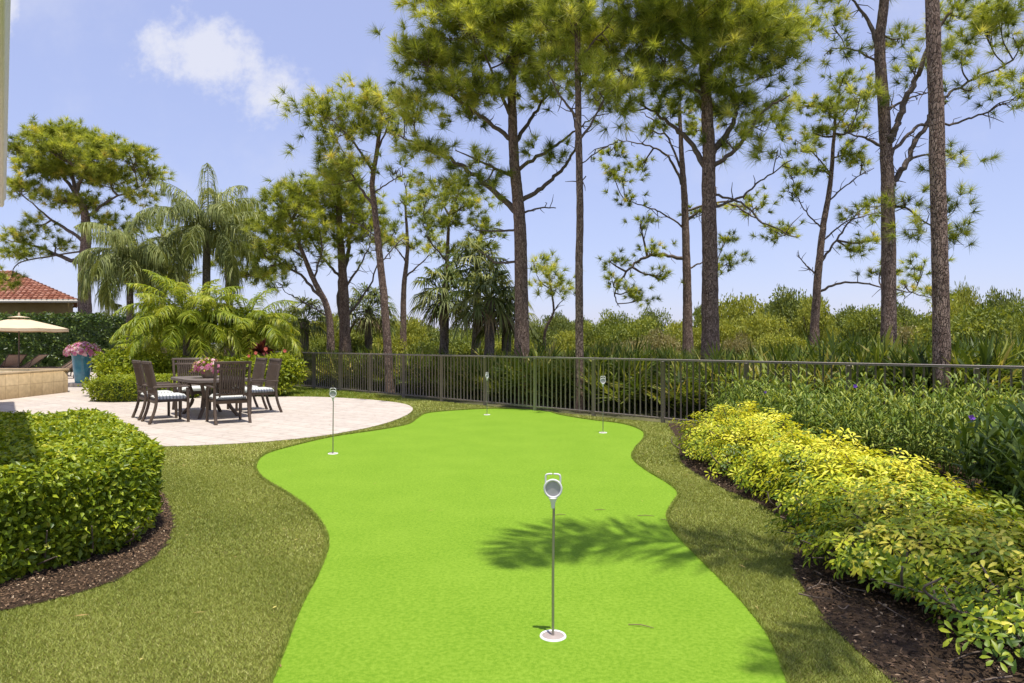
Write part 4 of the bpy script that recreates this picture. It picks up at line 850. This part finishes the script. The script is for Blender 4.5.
# tall dark hedge behind the pool
def hedge(name, label, poly, h, leaf, n_m2, mt, z0=.01, rough=.05, cat='hedge', wave=.04, group=None, lw=.5, round_=.12):
    poly = np.asarray(poly, float); cen = poly.mean(0)
    if np.sum(poly[:, 0]*np.roll(poly[:, 1], -1)-np.roll(poly[:, 0], -1)*poly[:, 1]) < 0: poly = poly[::-1]
    root = thing(name, label, cat, (cen[0], cen[1], z0), group=group); org = (cen[0], cen[1], z0)
    core = MB(); ip = cen+(poly-cen)*.0+0; 
    # inset by edge normals
    e = np.roll(poly, -1, 0)-poly; nrm_ = norm(np.c_[e[:, 1], -e[:, 0]]); vn = norm(nrm_+np.roll(nrm_, 1, 0)); ins = poly-vn*.13
    core.prism(ins, z0, z0+h-.13); core.build('filler_core', DHEDGE if mt is not HEDGE else HEDGE, root, org)  # solid leaf-coloured block added inside to stop see-through between the leaves
    mb = MB(); P_ = []; D_ = []
    ar = abs(np.sum(poly[:, 0]*np.roll(poly[:, 1], -1)-np.roll(poly[:, 0], -1)*poly[:, 1]))/2
    x0, y0 = poly.min(0); x1, y1 = poly.max(0); nt_ = int(n_m2*(x1-x0)*(y1-y0)*1.25); x = R.uniform(x0, x1, nt_); y = R.uniform(y0, y1, nt_); k = inside(poly, x, y); x, y = x[k], y[k]
    dz = -np.abs(R.normal(0, rough*1.2, len(x)))+rough*.5
    ed = np.full(len(x), 9.0)
    for i in range(len(poly)):
        ap_ = np.c_[x, y]-poly[i]; tt = np.clip((ap_@e[i])/np.dot(e[i], e[i]), 0, 1); ed = np.minimum(ed, np.linalg.norm(ap_-tt[:, None]*e[i], axis=1))
    rd_ = np.clip(1-ed/(round_*2.2), 0, 1)
    P_.append(np.c_[x, y, z0+h+dz-round_*1.1*rd_**2]); D_.append(np.tile([0, 0, 1.0], (len(x), 1)))
    for i in range(len(poly)):
        l_ = np.linalg.norm(e[i]); k = int(n_m2*l_*h*1.25); t = R.uniform(0, 1, k)[:, None]; b = poly[i]+e[i]*t; zz = R.uniform(.02, 1-round_*.6/h, k)*h
        inn = np.abs(R.normal(0, rough*1.2, k))-rough*.5+np.maximum(0, zz/h-.8)*round_*2+np.maximum(0, .25-zz/h)*.35
        b = b-nrm_[i]*inn[:, None]; P_.append(np.c_[b, z0+zz]); D_.append(np.tile([nrm_[i, 0], nrm_[i, 1], .35], (k, 1)))
    p = np.concatenate(P_); d = np.concatenate(D_); n_ = len(p)
    wv = np.sin(p[:, 0]*5.1+p[:, 2]*4)*np.cos(p[:, 1]*4.3+p[:, 2]*3)*wave+np.sin(p[:, 0]*11+1)*np.cos(p[:, 1]*13)*wave*.5; p = p+norm(d)*wv[:, None]
    lie = np.where(d[:, 2:3] > .9, .12, .5); dr = norm(d*lie+R.normal(0, .65, (n_, 3))*np.where(d[:, 2:3] > .9, [[1, 1, .45]], [[1, 1, 1.]])); nr = norm(d+R.normal(0, .55, (n_, 3))+[0, 0, .5])
    mb.leaves(p, dr, nr, leaf*R.uniform(.65, 1.25, n_), leaf*lw*R.uniform(.8, 1.2, n_), np.clip(R.normal(.48, .22, n_)+wv*2, 0, 1)); mb.build('leaves', mt, root, org)
    return root
hedge('hedge', 'tall dark clipped hedge behind the pool loungers', [(-36, 31), (-15.6, 31), (-14.2, 30.6), (-14.2, 32.4), (-36, 32.6)], 2.62, .17, 150, DHEDGE, z0=.1, rough=.12, wave=.1)
HB = [(-2.66, 4.66), (-2.69, 4.98), (-2.86, 5.5), (-4.5, 7.6), (-4.85, 7.85), (-5.25, 7.8), (-6.9, 6.7), (-6.9, 6.2), (-4.6, 3.4), (-4.0, 3.02), (-3.25, 3.57)]
hb = hedge('hedge', 'clipped green box hedge half in house shade at the lower left', HB, .65, .052, 3300, HEDGE, rough=.055, wave=.035, lw=.52, round_=.06)
m_ = MB()      # bare stems below the hedge skirt
for i in range(26):
    a = np.array([-3.3, 3.75])+(np.array([-2.62, 4.85])-np.array([-3.3, 3.75]))*R.uniform(-.2, 1); a = a+np.array([-.12, .1])
    t_ = a+R.normal(0, .14, 2)+np.array([.05, -.05]); m_.tube(smooth_poly([(a[0], a[1], .0), ((a[0]+t_[0])/2+R.normal(0, .04), (a[1]+t_[1])/2, R.uniform(.05, .13)), (t_[0], t_[1], R.uniform(.12, .32))], 4), np.linspace(.009, .004, 9), 5)
m_.build('stems', TWIG, hb, hb.location)
lh = [(-10.35, 16.75), (-9.7, 16.5), (-9.0, 16.75), (-8.6, 17.4), (-8.2, 17.9), (-8.6, 18.6), (-9.3, 18.1), (-10.0, 18.0), (-10.5, 17.4)]
hedge('hedge', 'low curved clipped hedge edging the patio behind the left chairs', lh, .60, .07, 900, SHRUB, rough=.03, wave=.015, z0=.013)

def shrub(name, label, c, rx, ry, h, mt, leaf, nl, n=16, z0=.0, group=None, flowers=None, cat='shrub'):
    root = thing(name, label, cat, (c[0], c[1], z0), group=group); m_ = MB()
    for i in range(7):
        a = i*.9; e = np.array([math.cos(a)*rx*.5, math.sin(a)*ry*.5, h*R.uniform(.5, .8)]); m_.tube(smooth_poly([(0, 0, -.02), e*[.4, .4, .5], e], 4), np.linspace(.025, .008, 9), 5)
    m_.build('stems', TWIG, root, smooth=True)
    mb = MB(); lobes(mb, rx, ry, h*.62, n, nl, leaf, (0, 0, h*.45)); lobes(mb, rx*.95, ry*.95, h*.45, 9, nl//2, leaf, (0, 0, h*.25)); mb.build('leaves', mt, root)
    if flowers:
        for (px, py, r_, fm) in flowers:
            f = MB(); d = c[1]-ry*1.12; q_ = P(px, py, d)-np.array([c[0], c[1], z0]); k = 7
            for j in range(2):
                a = np.linspace(0, 2*np.pi, k, endpoint=False)+j*.4; f.leaves(np.tile(q_, (k, 1)), np.c_[np.cos(a), -.35*np.ones(k)-.2*j, np.sin(a)], np.tile([0, -1.0, .2], (k, 1)), r_, r_*.75)
            f.build('flower', fm, root)
    return root
c = P(118, 360, 18.6); shrub('shrub', 'yellow green leafy shrub between blue pot and left chairs', (c[0], 18.9), 1.0, .8, 1.38, SHRUB, .11, 3400)
c = P(150, 360, 19.0); shrub('shrub', 'rounded green shrub directly behind the left chairs', (c[0], 19.2), .8, .7, 1.25, SHRUB, .11, 2600)
c = P(180, 360, 19.0); shrub('shrub', 'dark green shrub behind the middle of the table', (c[0], 19.3), .85, .7, 1.2, HEDGE, .12, 2600)
c = P(218, 360, 19.0); shrub('shrub', 'dark leafy shrub under the large arching palm', (c[0], 19.3), .85, .7, 1.15, HEDGE, .12, 2600)
c = P(272, 360, 18.6); shrub('hibiscus', 'hibiscus shrub with coral flowers right of the chairs', (c[0], 18.9), .85, .75, 1.3, SHRUB, .11, 3600, flowers=[(256, 353, .055, CORAL), (266, 349, .06, CORAL), (285, 351, .055, CORAL), (249, 356, .05, CORAL)])
c = P(246, 360, 18.8); shrub('hibiscus', 'dense hibiscus bush behind the right pair of chairs', (c[0], 19.0), .75, .7, 1.15, SHRUB, .11, 2600)
# dark red cordyline
q = P(262, 345, 19.8); rt = thing('cordyline', 'dark red strappy plant behind the coral hibiscus', 'plant', (q[0], 19.8, 0)); mb = MB(); n = 60
a = R.uniform(0, 6.28, n); el = R.uniform(.2, 1.4, n); mb.ribbons(np.tile([0, 0, 1.15], (n, 1)), np.c_[np.cos(a)*np.cos(el), np.sin(a)*np.cos(el), np.sin(el)], R.uniform(.45, .75, n), .09, R.uniform(.2, .7, n)); mb.build('leaves', REDLEAF, rt)
m_ = MB(); m_.tube([(0, 0, -.02), (0, 0, 1.18)], [.04, .03], 6); m_.build('stem', TWIG, rt)

# yellow variegated shrub row on the right
def scheff(label, x, y, rx, ry, h, mt, nw, leaf, vm, low=.05, bare=0):
    root = thing('variegated_shrub', label, 'shrub', (x, y, .02), group='variegated shrubs edging the right bed'); m_ = MB(); mb = MB()
    d = norm(R.normal(size=(nw, 3))); d[:, 2] = np.abs(d[:, 2])*1.15-.12; rr = R.uniform(.5, 1, (nw, 1))**.42
    lump = 1+.2*np.sin(d[:, :1]*6+x*9)*np.cos(d[:, 1:2]*7+y*5)+.1*np.sin(d[:, :1]*15+y*7+d[:, 2:3]*9)+R.normal(0, .07, (nw, 1))
    sq = 1/np.maximum(np.abs(norm(d[:, :2]+1e-6)).max(1, keepdims=True), .75)
    w_ = d*rr*lump*np.array([rx, ry, h*.8])*np.c_[sq, sq, R.uniform(.9, 1.1, nw)]*np.array([1, 1, .92])+np.array([0, 0, h*.24]); w_[:, 2] = np.where(w_[:, 2] < low, low+R.uniform(0, .12, nw), np.minimum(w_[:, 2], h*1.08))
    k = 7; az = R.uniform(0, 6.28, (nw, 1))+np.linspace(0, 2*np.pi, k, endpoint=False)[None]+R.normal(0, .12, (nw, k)); ax = norm(d+R.normal(0, .35, (nw, 3))+[0, 0, .75])
    s1 = norm(np.cross(ax, [0.3, .2, 1.0])); s2 = np.cross(ax, s1)
    dr = np.cos(az)[..., None]*s1[:, None]+np.sin(az)[..., None]*s2[:, None]+ax[:, None]*R.uniform(-.1, .5, (nw, k, 1))
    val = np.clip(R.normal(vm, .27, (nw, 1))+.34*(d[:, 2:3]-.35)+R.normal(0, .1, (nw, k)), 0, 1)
    pb = np.repeat(w_[:, None], k, 1)+dr*.02
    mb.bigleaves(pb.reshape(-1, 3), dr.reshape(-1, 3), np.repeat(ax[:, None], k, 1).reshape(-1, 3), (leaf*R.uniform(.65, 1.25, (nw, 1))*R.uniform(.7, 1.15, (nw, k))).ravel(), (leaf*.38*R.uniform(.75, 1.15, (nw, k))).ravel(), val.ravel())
    for i in range(16):
        e = w_[R.integers(0, nw)]*.92; s_ = np.array([R.normal(0, rx*.22), R.normal(0, ry*.22), -.02]); mdl = (s_+e)/2+np.array([R.normal(0, .07), R.normal(0, .07), -.03])
        cc = smooth_poly([s_, mdl, e], 5); m_.tube(cc, np.linspace(.013, .006, len(cc)), 5)
    for i in range(bare):
        a = R.uniform(2.2, 4.4); s_ = np.array([R.uniform(-.3, .1), R.uniform(-.4, .4), -.02]); l_ = R.uniform(.3, .55); e = s_+np.array([math.cos(a)*l_, math.sin(a)*l_, R.uniform(.08, .26)]); mdl = (s_+e)/2+np.array([R.normal(0, .05), R.normal(0, .05), -.03])
        cc = smooth_poly([s_, mdl, e, e+np.array([R.normal(0, .05), R.normal(0, .05), .09])], 5); m_.tube(cc, np.linspace(.012, .005, len(cc)), 6)
    for i in R.integers(0, nw, 140):
        e = w_[i]; s_ = e*np.array([.5, .5, .45]); m_.tube([s_, (s_+e)/2+R.normal(0, .02, 3), e], [.006, .005, .004], 4, cap=False)
    m_.build('stems', TWIG, root, smooth=True); mb.build('leaves', mt, root); return root
SCH = [('bright yellow variegated shrub at the far end of the row near the fence', 2.72, 8.35, .60, .54, .62, YELLOW, 1000, .057, .44, .1, 4),
       ('yellow variegated shrub second from the fence end of the row', 2.76, 7.42, .62, .52, .59, YELLOW, 1000, .058, .44, .1, 4),
       ('yellow green shrub third from the fence in the row', 2.86, 6.5, .64, .50, .55, YELLOW, 950, .06, .42, .1, 6),
       ('broad yellow green shrub in the middle of the row', 2.90, 5.6, .66, .50, .50, YELLOW, 950, .062, .40, .1, 8),
       ('greener variegated shrub just beyond the nearest two of the row', 2.84, 4.8, .74, .47, .44, YELLOW2, 1050, .06, .52, .13, 10),
       ('large leaved shrub second nearest the camera in the row', 2.66, 4.05, .80, .48, .40, YELLOW2, 1150, .06, .52, .14, 16),
       ('nearest shrub of the row with big leaves and bare stems over the mulch', 2.80, 3.25, .72, .5, .32, YELLOW2, 760, .056, .42, .12, 22)]
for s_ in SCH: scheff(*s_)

# narrow leaved petunias behind them
def ruellia(loc, h, rx, ns, ll, label, mt=RUEL):
    root = thing('petunia_plant', label, 'plant', loc, group='narrow leaved petunias in the right bed'); m_ = MB(); mb = MB()
    for i in range(ns):
        a = R.uniform(0, 6.28); r0 = rx*math.sqrt(R.uniform()); b = np.array([math.cos(a)*r0*.6, math.sin(a)*r0*.6, -.02]); hh = h*R.uniform(.5, 1.1); tp = b*1.5+np.array([R.normal(0, .06), R.normal(0, .06), hh])
        pts = smooth_poly([b, (b+tp)/2+R.normal(0, .02, 3), tp], 5); m_.tube(pts, np.linspace(.005, .003, len(pts)), 4, cap=False)
        npair = 8; t = np.linspace(.25, 1, npair); p = np.stack([np.interp(t, np.linspace(0, 1, len(pts)), pts[:, j]) for j in range(3)], 1)
        for sg in (0, math.pi):
            az = a+np.arange(npair)*1.57+sg; el = .35+.7*t; dr = np.c_[np.cos(az)*np.cos(el), np.sin(az)*np.cos(el), np.sin(el)]
            mb.ribbons(p, dr, ll*R.uniform(.7, 1.15, npair), ll*.10, R.uniform(.3, 1.0, npair), np.clip(R.normal(.45, .22, npair)+.15*t, 0, 1))
    m_.build('stems', TWIG if False else mt, root); mb.build('leaves', mt, root); return root
RL = 'narrow leaved petunia plant in the band between yellow shrubs and fence'
prot = [ruellia((0, 0, .02), .88, .5, 34, .20, RL) for _ in range(4)]
spots = []
for s_ in np.arange(-3.5, 4.6, .62):
    for off in (.45, .95, 1.5, 2.1):
        q_ = fence_pt(s_+R.uniform(-.2, .2))-FN*off
        if q_[0] < 3.35 or q_[1] < 4.9: continue
        if q_[0] < 3.9 and q_[1] < 7.5: pass
        spots.append(q_)
for i, q_ in enumerate(spots):
    if i < 4: o = prot[i]; o.location = (q_[0], q_[1], .02)
    else: o = dup(prot[i % 4], (q_[0], q_[1], .02), R.uniform(0, 6.28))
    o.rotation_euler = (0, 0, R.uniform(0, 6.28)); s__ = R.uniform(.85, 1.1); o.scale = (s__, s__, s__*(1.0 if q_[1] > 7 else 1.0))
for i, (x, y) in enumerate([(3.85, 4.7), (4.0, 5.4), (4.2, 4.2), (4.5, 5.9), (4.6, 5.0), (3.95, 3.7)]):
    ruellia((x, y, .02), .84, .42, 42, .36, ['dark long leaved petunia at the right picture edge nearest the yellow shrubs', 'long leaved petunia left of the darkest clump at the right edge'][0 if i != 1 else 1], RUEL_D)
def pflower(px, py, d, r_, label):
    q_ = P(px, py, d); root = thing('petunia_flower', label, 'flower', q_); f = MB(); k = 5; a = np.linspace(0, 2*np.pi, k, endpoint=False)
    f.leaves(np.zeros((k, 3)), np.c_[np.cos(a), -.4*np.ones(k), np.sin(a)], np.tile([0, -1.0, .3], (k, 1)), r_, r_*.95, fold=.1); f.build('petals', PURPLE, root)
    s_ = MB(); s_.tube([(0, .01, 0), (.0, .05, -.1), (0, .08, -.28)], [.006, .004, .003], 4); s_.build('stem', RUEL, root)
pflower(971, 418, 6.6, .042, 'open purple petunia flower at the right above the yellow shrubs')
pflower(855, 386, 8.2, .03, 'small purple petunia flower against the fence rail')
pflower(765, 392, 9.6, .025, 'tiny purple petunia flower left of the bed top')

# ------------------------------------------------------------------ cup markers
def marker(px, py, h, ang, label, grp='putting cup markers'):
    x, y = G(px, py); root = thing('cup_marker', label, 'golf marker', (x, y, .004), ang, group=grp)
    m_ = MB(); n_ = 40; ri, ro = .053, .066
    th = np.linspace(0, 2*np.pi, n_, endpoint=False); ring = lambda r_, z: np.c_[r_*np.cos(th), r_*np.sin(th), np.full(n_, z)]
    v = np.r_[ring(ro, .0005), ring(ro-.003, .007), ring(ri+.003, .007), ring(ri, .003)]; j = np.arange(n_); k = (j+1) % n_
    m_.add(v, np.concatenate([np.stack([a*n_+j, a*n_+k, (a+1)*n_+k, (a+1)*n_+j], 1) for a in range(3)])); m_.build('cup_rim', WHITEP, root, smooth=True)
    m_ = MB(); m_.lathe([(.052, .0022), (.0515, .0026), (.02, .0024), (.012, .006)], 32); m_.build('cup_liner', CUPM, root)
    m_ = MB(); m_.tube([(0, 0, .002), (0, 0, .3), (.004, 0, h*.82)], [.0068, .0068, .0062], 10); m_.build('pole', STEELM, root, smooth=True)
    # head: round dish on a neck, with a loop handle above
    hc = h*.91; r0 = .046; m_ = MB()
    th = np.linspace(0, 2*np.pi, 32, endpoint=False); rg = lambda r_, yv: np.c_[r_*np.cos(th), np.full(32, yv), r_*1.03*np.sin(th)+hc]
    v = np.r_[rg(r0-.009, .004), rg(r0-.009, -.008), rg(r0, -.009), rg(r0+.001, .0), rg(r0-.004, .011), rg(.002, .013)]; j = np.arange(32); k = (j+1) % 32
    m_.add(v, np.concatenate([np.stack([a*32+j, a*32+k, (a+1)*32+k, (a+1)*32+j], 1) for a in range(5)]))
    m_.tube([(0, 0, hc-r0*1.0), (0, 0, hc-r0-.025), (0, 0, hc-r0-.05)], [.022, .011, .009], 12); hd_ = m_.build('head', WHITEP, root, smooth=True)
    m_ = MB(); m_.add(np.r_[rg(r0-.0085, -.002), [[0, -.003, hc]]], [[i, (i+1) % 32, 32] for i in range(32)]); m_.build('face', GREYF, hd_)
    m_ = MB(); hw = .036; top = hc+r0
    pts = smooth_poly([(-hw, 0, top-.022), (-hw, 0, top+.012), (-hw+.008, 0, top+.024), (0, 0, top+.026), (hw-.008, 0, top+.024), (hw, 0, top+.012), (hw, 0, top-.022)], 5)
    m_.tube(pts, .0045, 8); m_.build('handle', WHITEP, hd_, smooth=True); return root
marker(553, 637, .80, -.1, 'nearest cup marker with round white head in front of the palm shadow')
marker(333, 454, .86, .05, 'cup marker by the patio at the left bulge of the green')
marker(487, 415, .86, .9, 'furthest cup marker seen edge on before the fence')
marker(603, 433, .92, .0, 'cup marker at the right end of the green near the fence')
# dry needles and twigs on the green
for (px, py, rot, l_, lab) in [(641, 628, -.35, .13, 'single dry twig right of the nearest cup'), (600, 511, .05, .09, 'dry needle above the palm shadow'), (560, 516, .2, .10, 'fallen brown needle left of the shadow top'), (646, 517, -.1, .14, 'dry needle at the turf edge above the shadow'), (664, 521, -.8, .06, 'orange dead leaf at the edge of the green')]:
    x, y = G(px, py); rt = MB(); dv = np.array([math.cos(rot), math.sin(rot), 0]); c = np.array([x, y, .010]); rt.tube([c-dv*l_/2, c+[0, 0, .004]+np.array([-dv[1], dv[0], 0])*.008, c+dv*l_/2], [.0022, .003, .0015], 5); o = rt.build('fallen_twig', DEAD, None, (x, y, .005)); tag(o, lab, 'twig', 'dry litter on the green')

# ------------------------------------------------------------------ dining set
TA = norm(np.array([-.63, .77])); TN = np.array([.77, .63]); TC = np.array([-6.02, 13.62])
ta = math.atan2(TA[1], TA[0])
def chair_proto(loc, rz, label):
    """faces local +X"""
    root = thing('dining_chair', label, 'chair', loc, rz, group='dining chairs round the patio table'); W = .29; H_ = 1.10
    for sy in (-1, 1):
        m_ = MB(); m_.tube(smooth_poly([(.27, sy*W, 0), (.265, sy*W, .4), (.255, sy*W, .63)], 4), [.026]*9, 6); m_.build('front_leg', BROWNM, root, smooth=False)
        m_ = MB(); m_.tube(smooth_poly([(-.37, sy*W, 0), (-.29, sy*W, .22), (-.255, sy*W, .44), (-.285, sy*W, .75), (-.36, sy*W, H_)], 5), np.linspace(.028, .026, 21), 6); m_.build('rear_leg', BROWNM, root)
        m_ = MB(); m_.bbox((-.005, sy*(W+.004), .655), (.60, .058, .03), .01); m_.build('armrest', BROWNM, root)
    m_ = MB(); m_.bbox((.0, 0, .405), (.52, .55, .05), .008); m_.bbox((.27, 0, .385), (.025, .55, .06), .006); m_.bbox((-.255, 0, .385), (.025, .55, .06), .006); m_.build('seat_frame', BROWNM, root)
    m_ = MB(); st = np.linspace(0, 1, 9); n_ = 12
    xs, ys = np.meshgrid(np.linspace(-.245, .265, n_), np.linspace(-.265, .265, n_), indexing='ij'); ex = np.minimum(1, np.minimum(np.minimum(xs+.245, .265-xs), np.minimum(ys+.265, .265-ys))/.05)
    zt = .445+.055*np.sqrt(np.clip(1-(1-ex)**2, 0, 1))+.01; k = (np.arange(n_-1)[:, None]*n_+np.arange(n_-1)).ravel()
    m_.add(np.stack([xs, ys, zt], -1), np.stack([k, k+n_, k+n_+1, k+1], 1)); m_.bbox((.01, 0, .438), (.505, .525, .03), .008); m_.build('seat_cushion', STRIPE, root, smooth=True)
    m_ = MB(); top = (-.36, H_)
    def bx(z): return np.interp(z, [.44, .75, H_], [-.258, -.285, -.36])
    m_.bbox((bx(H_)+.004, 0, H_-.012), (.045, .64, .05), .01)
    for z in (.52, .985): m_.bbox((bx(z), 0, z), (.026, .53, .04), .006)
    for sy in (-1, 1): m_.tube([(bx(.48), sy*.205, .48), (bx(.75), sy*.205, .75), (bx(1.09), sy*.205, 1.09)], [.018]*3, 6)
    m_.build('back_frame', BROWNM, root)
    m_ = MB()      # woven centre panel: vertical slats and cross strips
    for i in range(9):
        yv = -.17+i*.0425; m_.tube([(bx(.54)+.0, yv, .54), (bx(.75), yv, .75), (bx(1.06), yv, 1.06)], [.0195, .0195, .0195], 4)
    for z in (.6, .62): m_.bbox((bx(z)-.015, 0, z), (.02, .38, .012), .003)
    m_.build('back_panel', BROWNM, root)
    return root
fa = math.atan2(TN[1], TN[0])
ch = chair_proto((-6.29, 12.49, .012), fa, 'striped cushion dining chair on the left side nearest the camera')
dup(ch, (-6.83, 13.14, .012), fa, label='left side dining chair half hidden behind the nearest left chair')
dup(ch, (-5.17, 12.42, .012), ta-.04, label='dining chair with its slatted back to the camera at the near table end')
dup(ch, (-6.86, 14.64, .012), ta+math.pi, label='dining chair behind the flower bowl at the far table end')
dup(ch, (-5.25, 14.15, .012), fa+math.pi, label='dining chair on the right side nearest the fence')
dup(ch, (-5.78, 14.78, .012), fa+math.pi, label='right side dining chair partly hidden behind the nearer right chair')
tb = thing('dining_table', 'dark brown slatted dining table with clipped corners on the patio', 'table', (TC[0], TC[1], .012), ta)
a_, b_, c_ = .98, .56, .24
poly = smooth_poly([(-a_, -b_+c_), (-a_+c_*.9, -b_), (0, -b_-.02), (a_-c_*.9, -b_), (a_, -b_+c_), (a_+.02, 0), (a_, b_-c_), (a_-c_*.9, b_), (0, b_+.02), (-a_+c_*.9, b_), (-a_, b_-c_), (-a_-.02, 0)], 4, True)
m_ = MB(); m_.prism(poly*.985, .715, .745); m_.prism(poly, .7, .714); m_.build('table_top', TABLEM, tb)
for sx_ in (-1, 1):
    for sy in (-1, 1):
        m_ = MB(); m_.tube(smooth_poly([(sx_*.58, sy*.36, 0), (sx_*.42, sy*.22, .3), (sx_*.5, sy*.3, .7)], 5), .035, 8); m_.build('leg', BROWNM, tb, smooth=True)
m_ = MB(); m_.bbox((0, 0, .3), (.9, .05, .05), .008); m_.bbox((0, 0, .66), (1.2, .7, .05), .01); m_.build('stretcher', BROWNM, tb)

def flower_mound(root, c, r_, h, nfl, fs, mt=PINK, leafm=SHRUB):
    mb = MB(); n_ = 500; d = norm(R.normal(size=(n_, 3))); d[:, 2] = np.abs(d[:, 2])*1.1-.15; p = np.asarray(c)+d*R.uniform(.5, .95, (n_, 1))*[r_, r_, h]
    mb.leaves(p, d+R.normal(0, .6, (n_, 3)), d+R.normal(0, .4, (n_, 3)), fs*1.6, fs*.8); mb.build('foliage', leafm, root)
    mb = MB(); d = norm(R.normal(size=(nfl, 3))); d[:, 2] = np.abs(d[:, 2])*1.1-.2; p = np.asarray(c)+d*R.uniform(.85, 1.06, (nfl, 1))*[r_, r_, h]; val = R.uniform(0, 1, nfl)
    s1 = norm(np.cross(d, [.2, .1, 1.0])); s2 = np.cross(d, s1)
    for a in np.linspace(0, 2*np.pi, 5, endpoint=False):
        dr = s1*math.cos(a)+s2*math.sin(a)+d*.15; mb.leaves(p, dr, d, fs, fs*.95, val, fold=.08)
    mb.build('blossoms', mt, root)
fb = thing('flower_bowl', 'clay bowl of pink flowers in the middle of the dining table', 'planter', (TC[0]-.02, TC[1], .758))
m_ = MB(); m_.lathe([(.10, 0), (.14, .03), (.185, .13), (.195, .15), (.175, .15), (.165, .12)], 28); m_.build('bowl', CLAY, fb, smooth=True)
flower_mound(fb, (0, 0, .17), .34, .24, 130, .045)
q = G(82, 383, .13); bp = thing('planter', 'tall glazed blue planter heaped with pink flowers by the pool', 'planter', (q[0], q[1], .13))
m_ = MB(); m_.lathe([(.18, 0), (.20, .02), (.25, .4), (.285, .8), (.30, .93), (.315, .96), (.315, 1.0), (.28, 1.0), (.26, .93)], 32); m_.build('pot', GLAZE, bp, smooth=True)
flower_mound(bp, (.05, 0, 1.0), .56, .40, 420, .05)

# ------------------------------------------------------------------ umbrella and loungers by the pool
q = P(19, 330, 26.6); um = thing('umbrella', 'cream canvas patio umbrella open above the loungers', 'umbrella', (q[0], 26.6, .13))
eh = 1.45+14.5*26.6/F-.13; ap = 1.45+28*26.6/F-.13; r_ = 1.72; n_ = 8; th = np.linspace(0, 2*np.pi, n_*4, endpoint=False)+.2
m_ = MB(); rows = []
for t in np.linspace(.13, 1, 9):
    sc_ = np.where(np.arange(n_*4) % 4 == 0, 1, np.where(np.arange(n_*4) % 4 == 2, .94, .962)); rows.append(np.c_[r_*t*sc_*np.cos(th), r_*t*sc_*np.sin(th), ap-.10-(ap-.1-eh)*t**1.08-(1-sc_)*t*.35])
v = np.concatenate(rows); k = n_*4; j = np.arange(k); jj = (j+1) % k
F_ = np.concatenate([np.stack([a*k+j, a*k+jj, (a+1)*k+jj, (a+1)*k+j], 1) for a in range(8)]); m_.add(v, F_); m_.add(v-[0, 0, .012], F_[:, ::-1])
last = rows[-1]; m_.add(np.r_[last, last-[0, 0, .11]], np.stack([j, jj, k+jj, k+j], 1)); can_ = m_.build('canopy', CANVAS, um)
m_ = MB(); t2 = [np.c_[r_*t*np.cos(th), r_*t*np.sin(th), np.full(k, ap-.03-.30*t)] for t in (.02, .10, .22)]; m_.add(np.concatenate(t2), np.concatenate([np.stack([a*k+j, a*k+jj, (a+1)*k+jj, (a+1)*k+j], 1) for a in range(2)])); m_.build('vent_cap', CANVAS, can_)
m_ = MB(); m_.tube([(0, 0, 0), (0, 0, ap-.02)], .025, 10); m_.build('pole', BROWNM, um, smooth=True)
m_ = MB(); m_.lathe([(.28, 0), (.28, .05), (.05, .09), (.045, .3)], 24); m_.build('base', BROWNM, um)
m_ = MB(); m_.lathe([(.03, ap-.03), (.045, ap), (.025, ap+.04), (.03, ap+.06), (.004, ap+.10)], 12); m_.build('finial', CANVAS, um)
for i in range(8):
    a = th[i*4]; m_ = MB(); e = np.array([r_*math.cos(a), r_*math.sin(a), eh-.02]); m_.tube([(0, 0, ap-.14), e], [.012, .009], 4); m_.tube([(0, 0, eh-.1), np.array([e[0]*.5, e[1]*.5, (ap-.14+eh)/2-.03])], [.009, .009], 4); m_.build('rib', BROWNM, um)
def lounger(loc, rz, label):
    """head end at local -X"""
    root = thing('lounger', label, 'sun lounger', loc, rz, group='sling loungers by the pool')
    m_ = MB(); pr = [(1.0, .36), (.1, .36), (-.1, .38), (-.75, .86)]
    for sy in (-1, 1):
        m_.tube(smooth_poly([(x, sy*.32, z) for x, z in pr], 4), .02, 6)
    m_.tube([(1.0, -.32, .36), (1.0, .32, .36)], .018, 6); m_.tube([(-.75, -.32, .86), (-.75, .32, .86)], .018, 6); m_.build('frame', BROWNM, root)
    m_ = MB(); cc = smooth_poly([(x, 0, z+.008) for x, z in pr], 5); n_ = len(cc); lo = cc+[0, -.3, 0]; hi = cc+[0, .3, 0]; v = np.r_[lo, hi, lo-[0, 0, .012], hi-[0, 0, .012]]; i = np.arange(n_-1)
    m_.add(v, np.r_[np.stack([i, i+1, n_+i+1, n_+i], 1), np.stack([2*n_+i, 3*n_+i, 3*n_+i+1, 2*n_+i+1], 1)]); m_.build('sling', SLING, root, smooth=True)
    for x in (.85, -.25):
        for sy in (-1, 1): m_ = MB(); m_.tube([(x, sy*.31, .36), (x+.05, sy*.33, 0)], .02, 6); m_.build('leg', BROWNM, root)
    m_ = MB(); m_.tube([(-.2, -.3, .1), (-.5, -.3, .66)], .012, 5); m_.tube([(-.2, .3, .1), (-.5, .3, .66)], .012, 5); m_.build('back_brace', BROWNM, root); return root
lx = lambda px, d: (px-512)*d/F
l0 = lounger((lx(4, 27), 27.2, .13), math.pi-.5, 'sling lounger left of the umbrella pole')
dup(l0, (lx(14, 26.4), 26.9, .13), math.pi+.12, label='tan sling lounger under the umbrella')
dup(l0, (lx(55, 26.6), 27.0, .13), math.pi+.25, label='sling lounger left of the blue planter')
dup(l0, (lx(62, 25.3), 25.4, .13), math.pi+.2, label='lounger nearest the blue planter partly behind the spa')
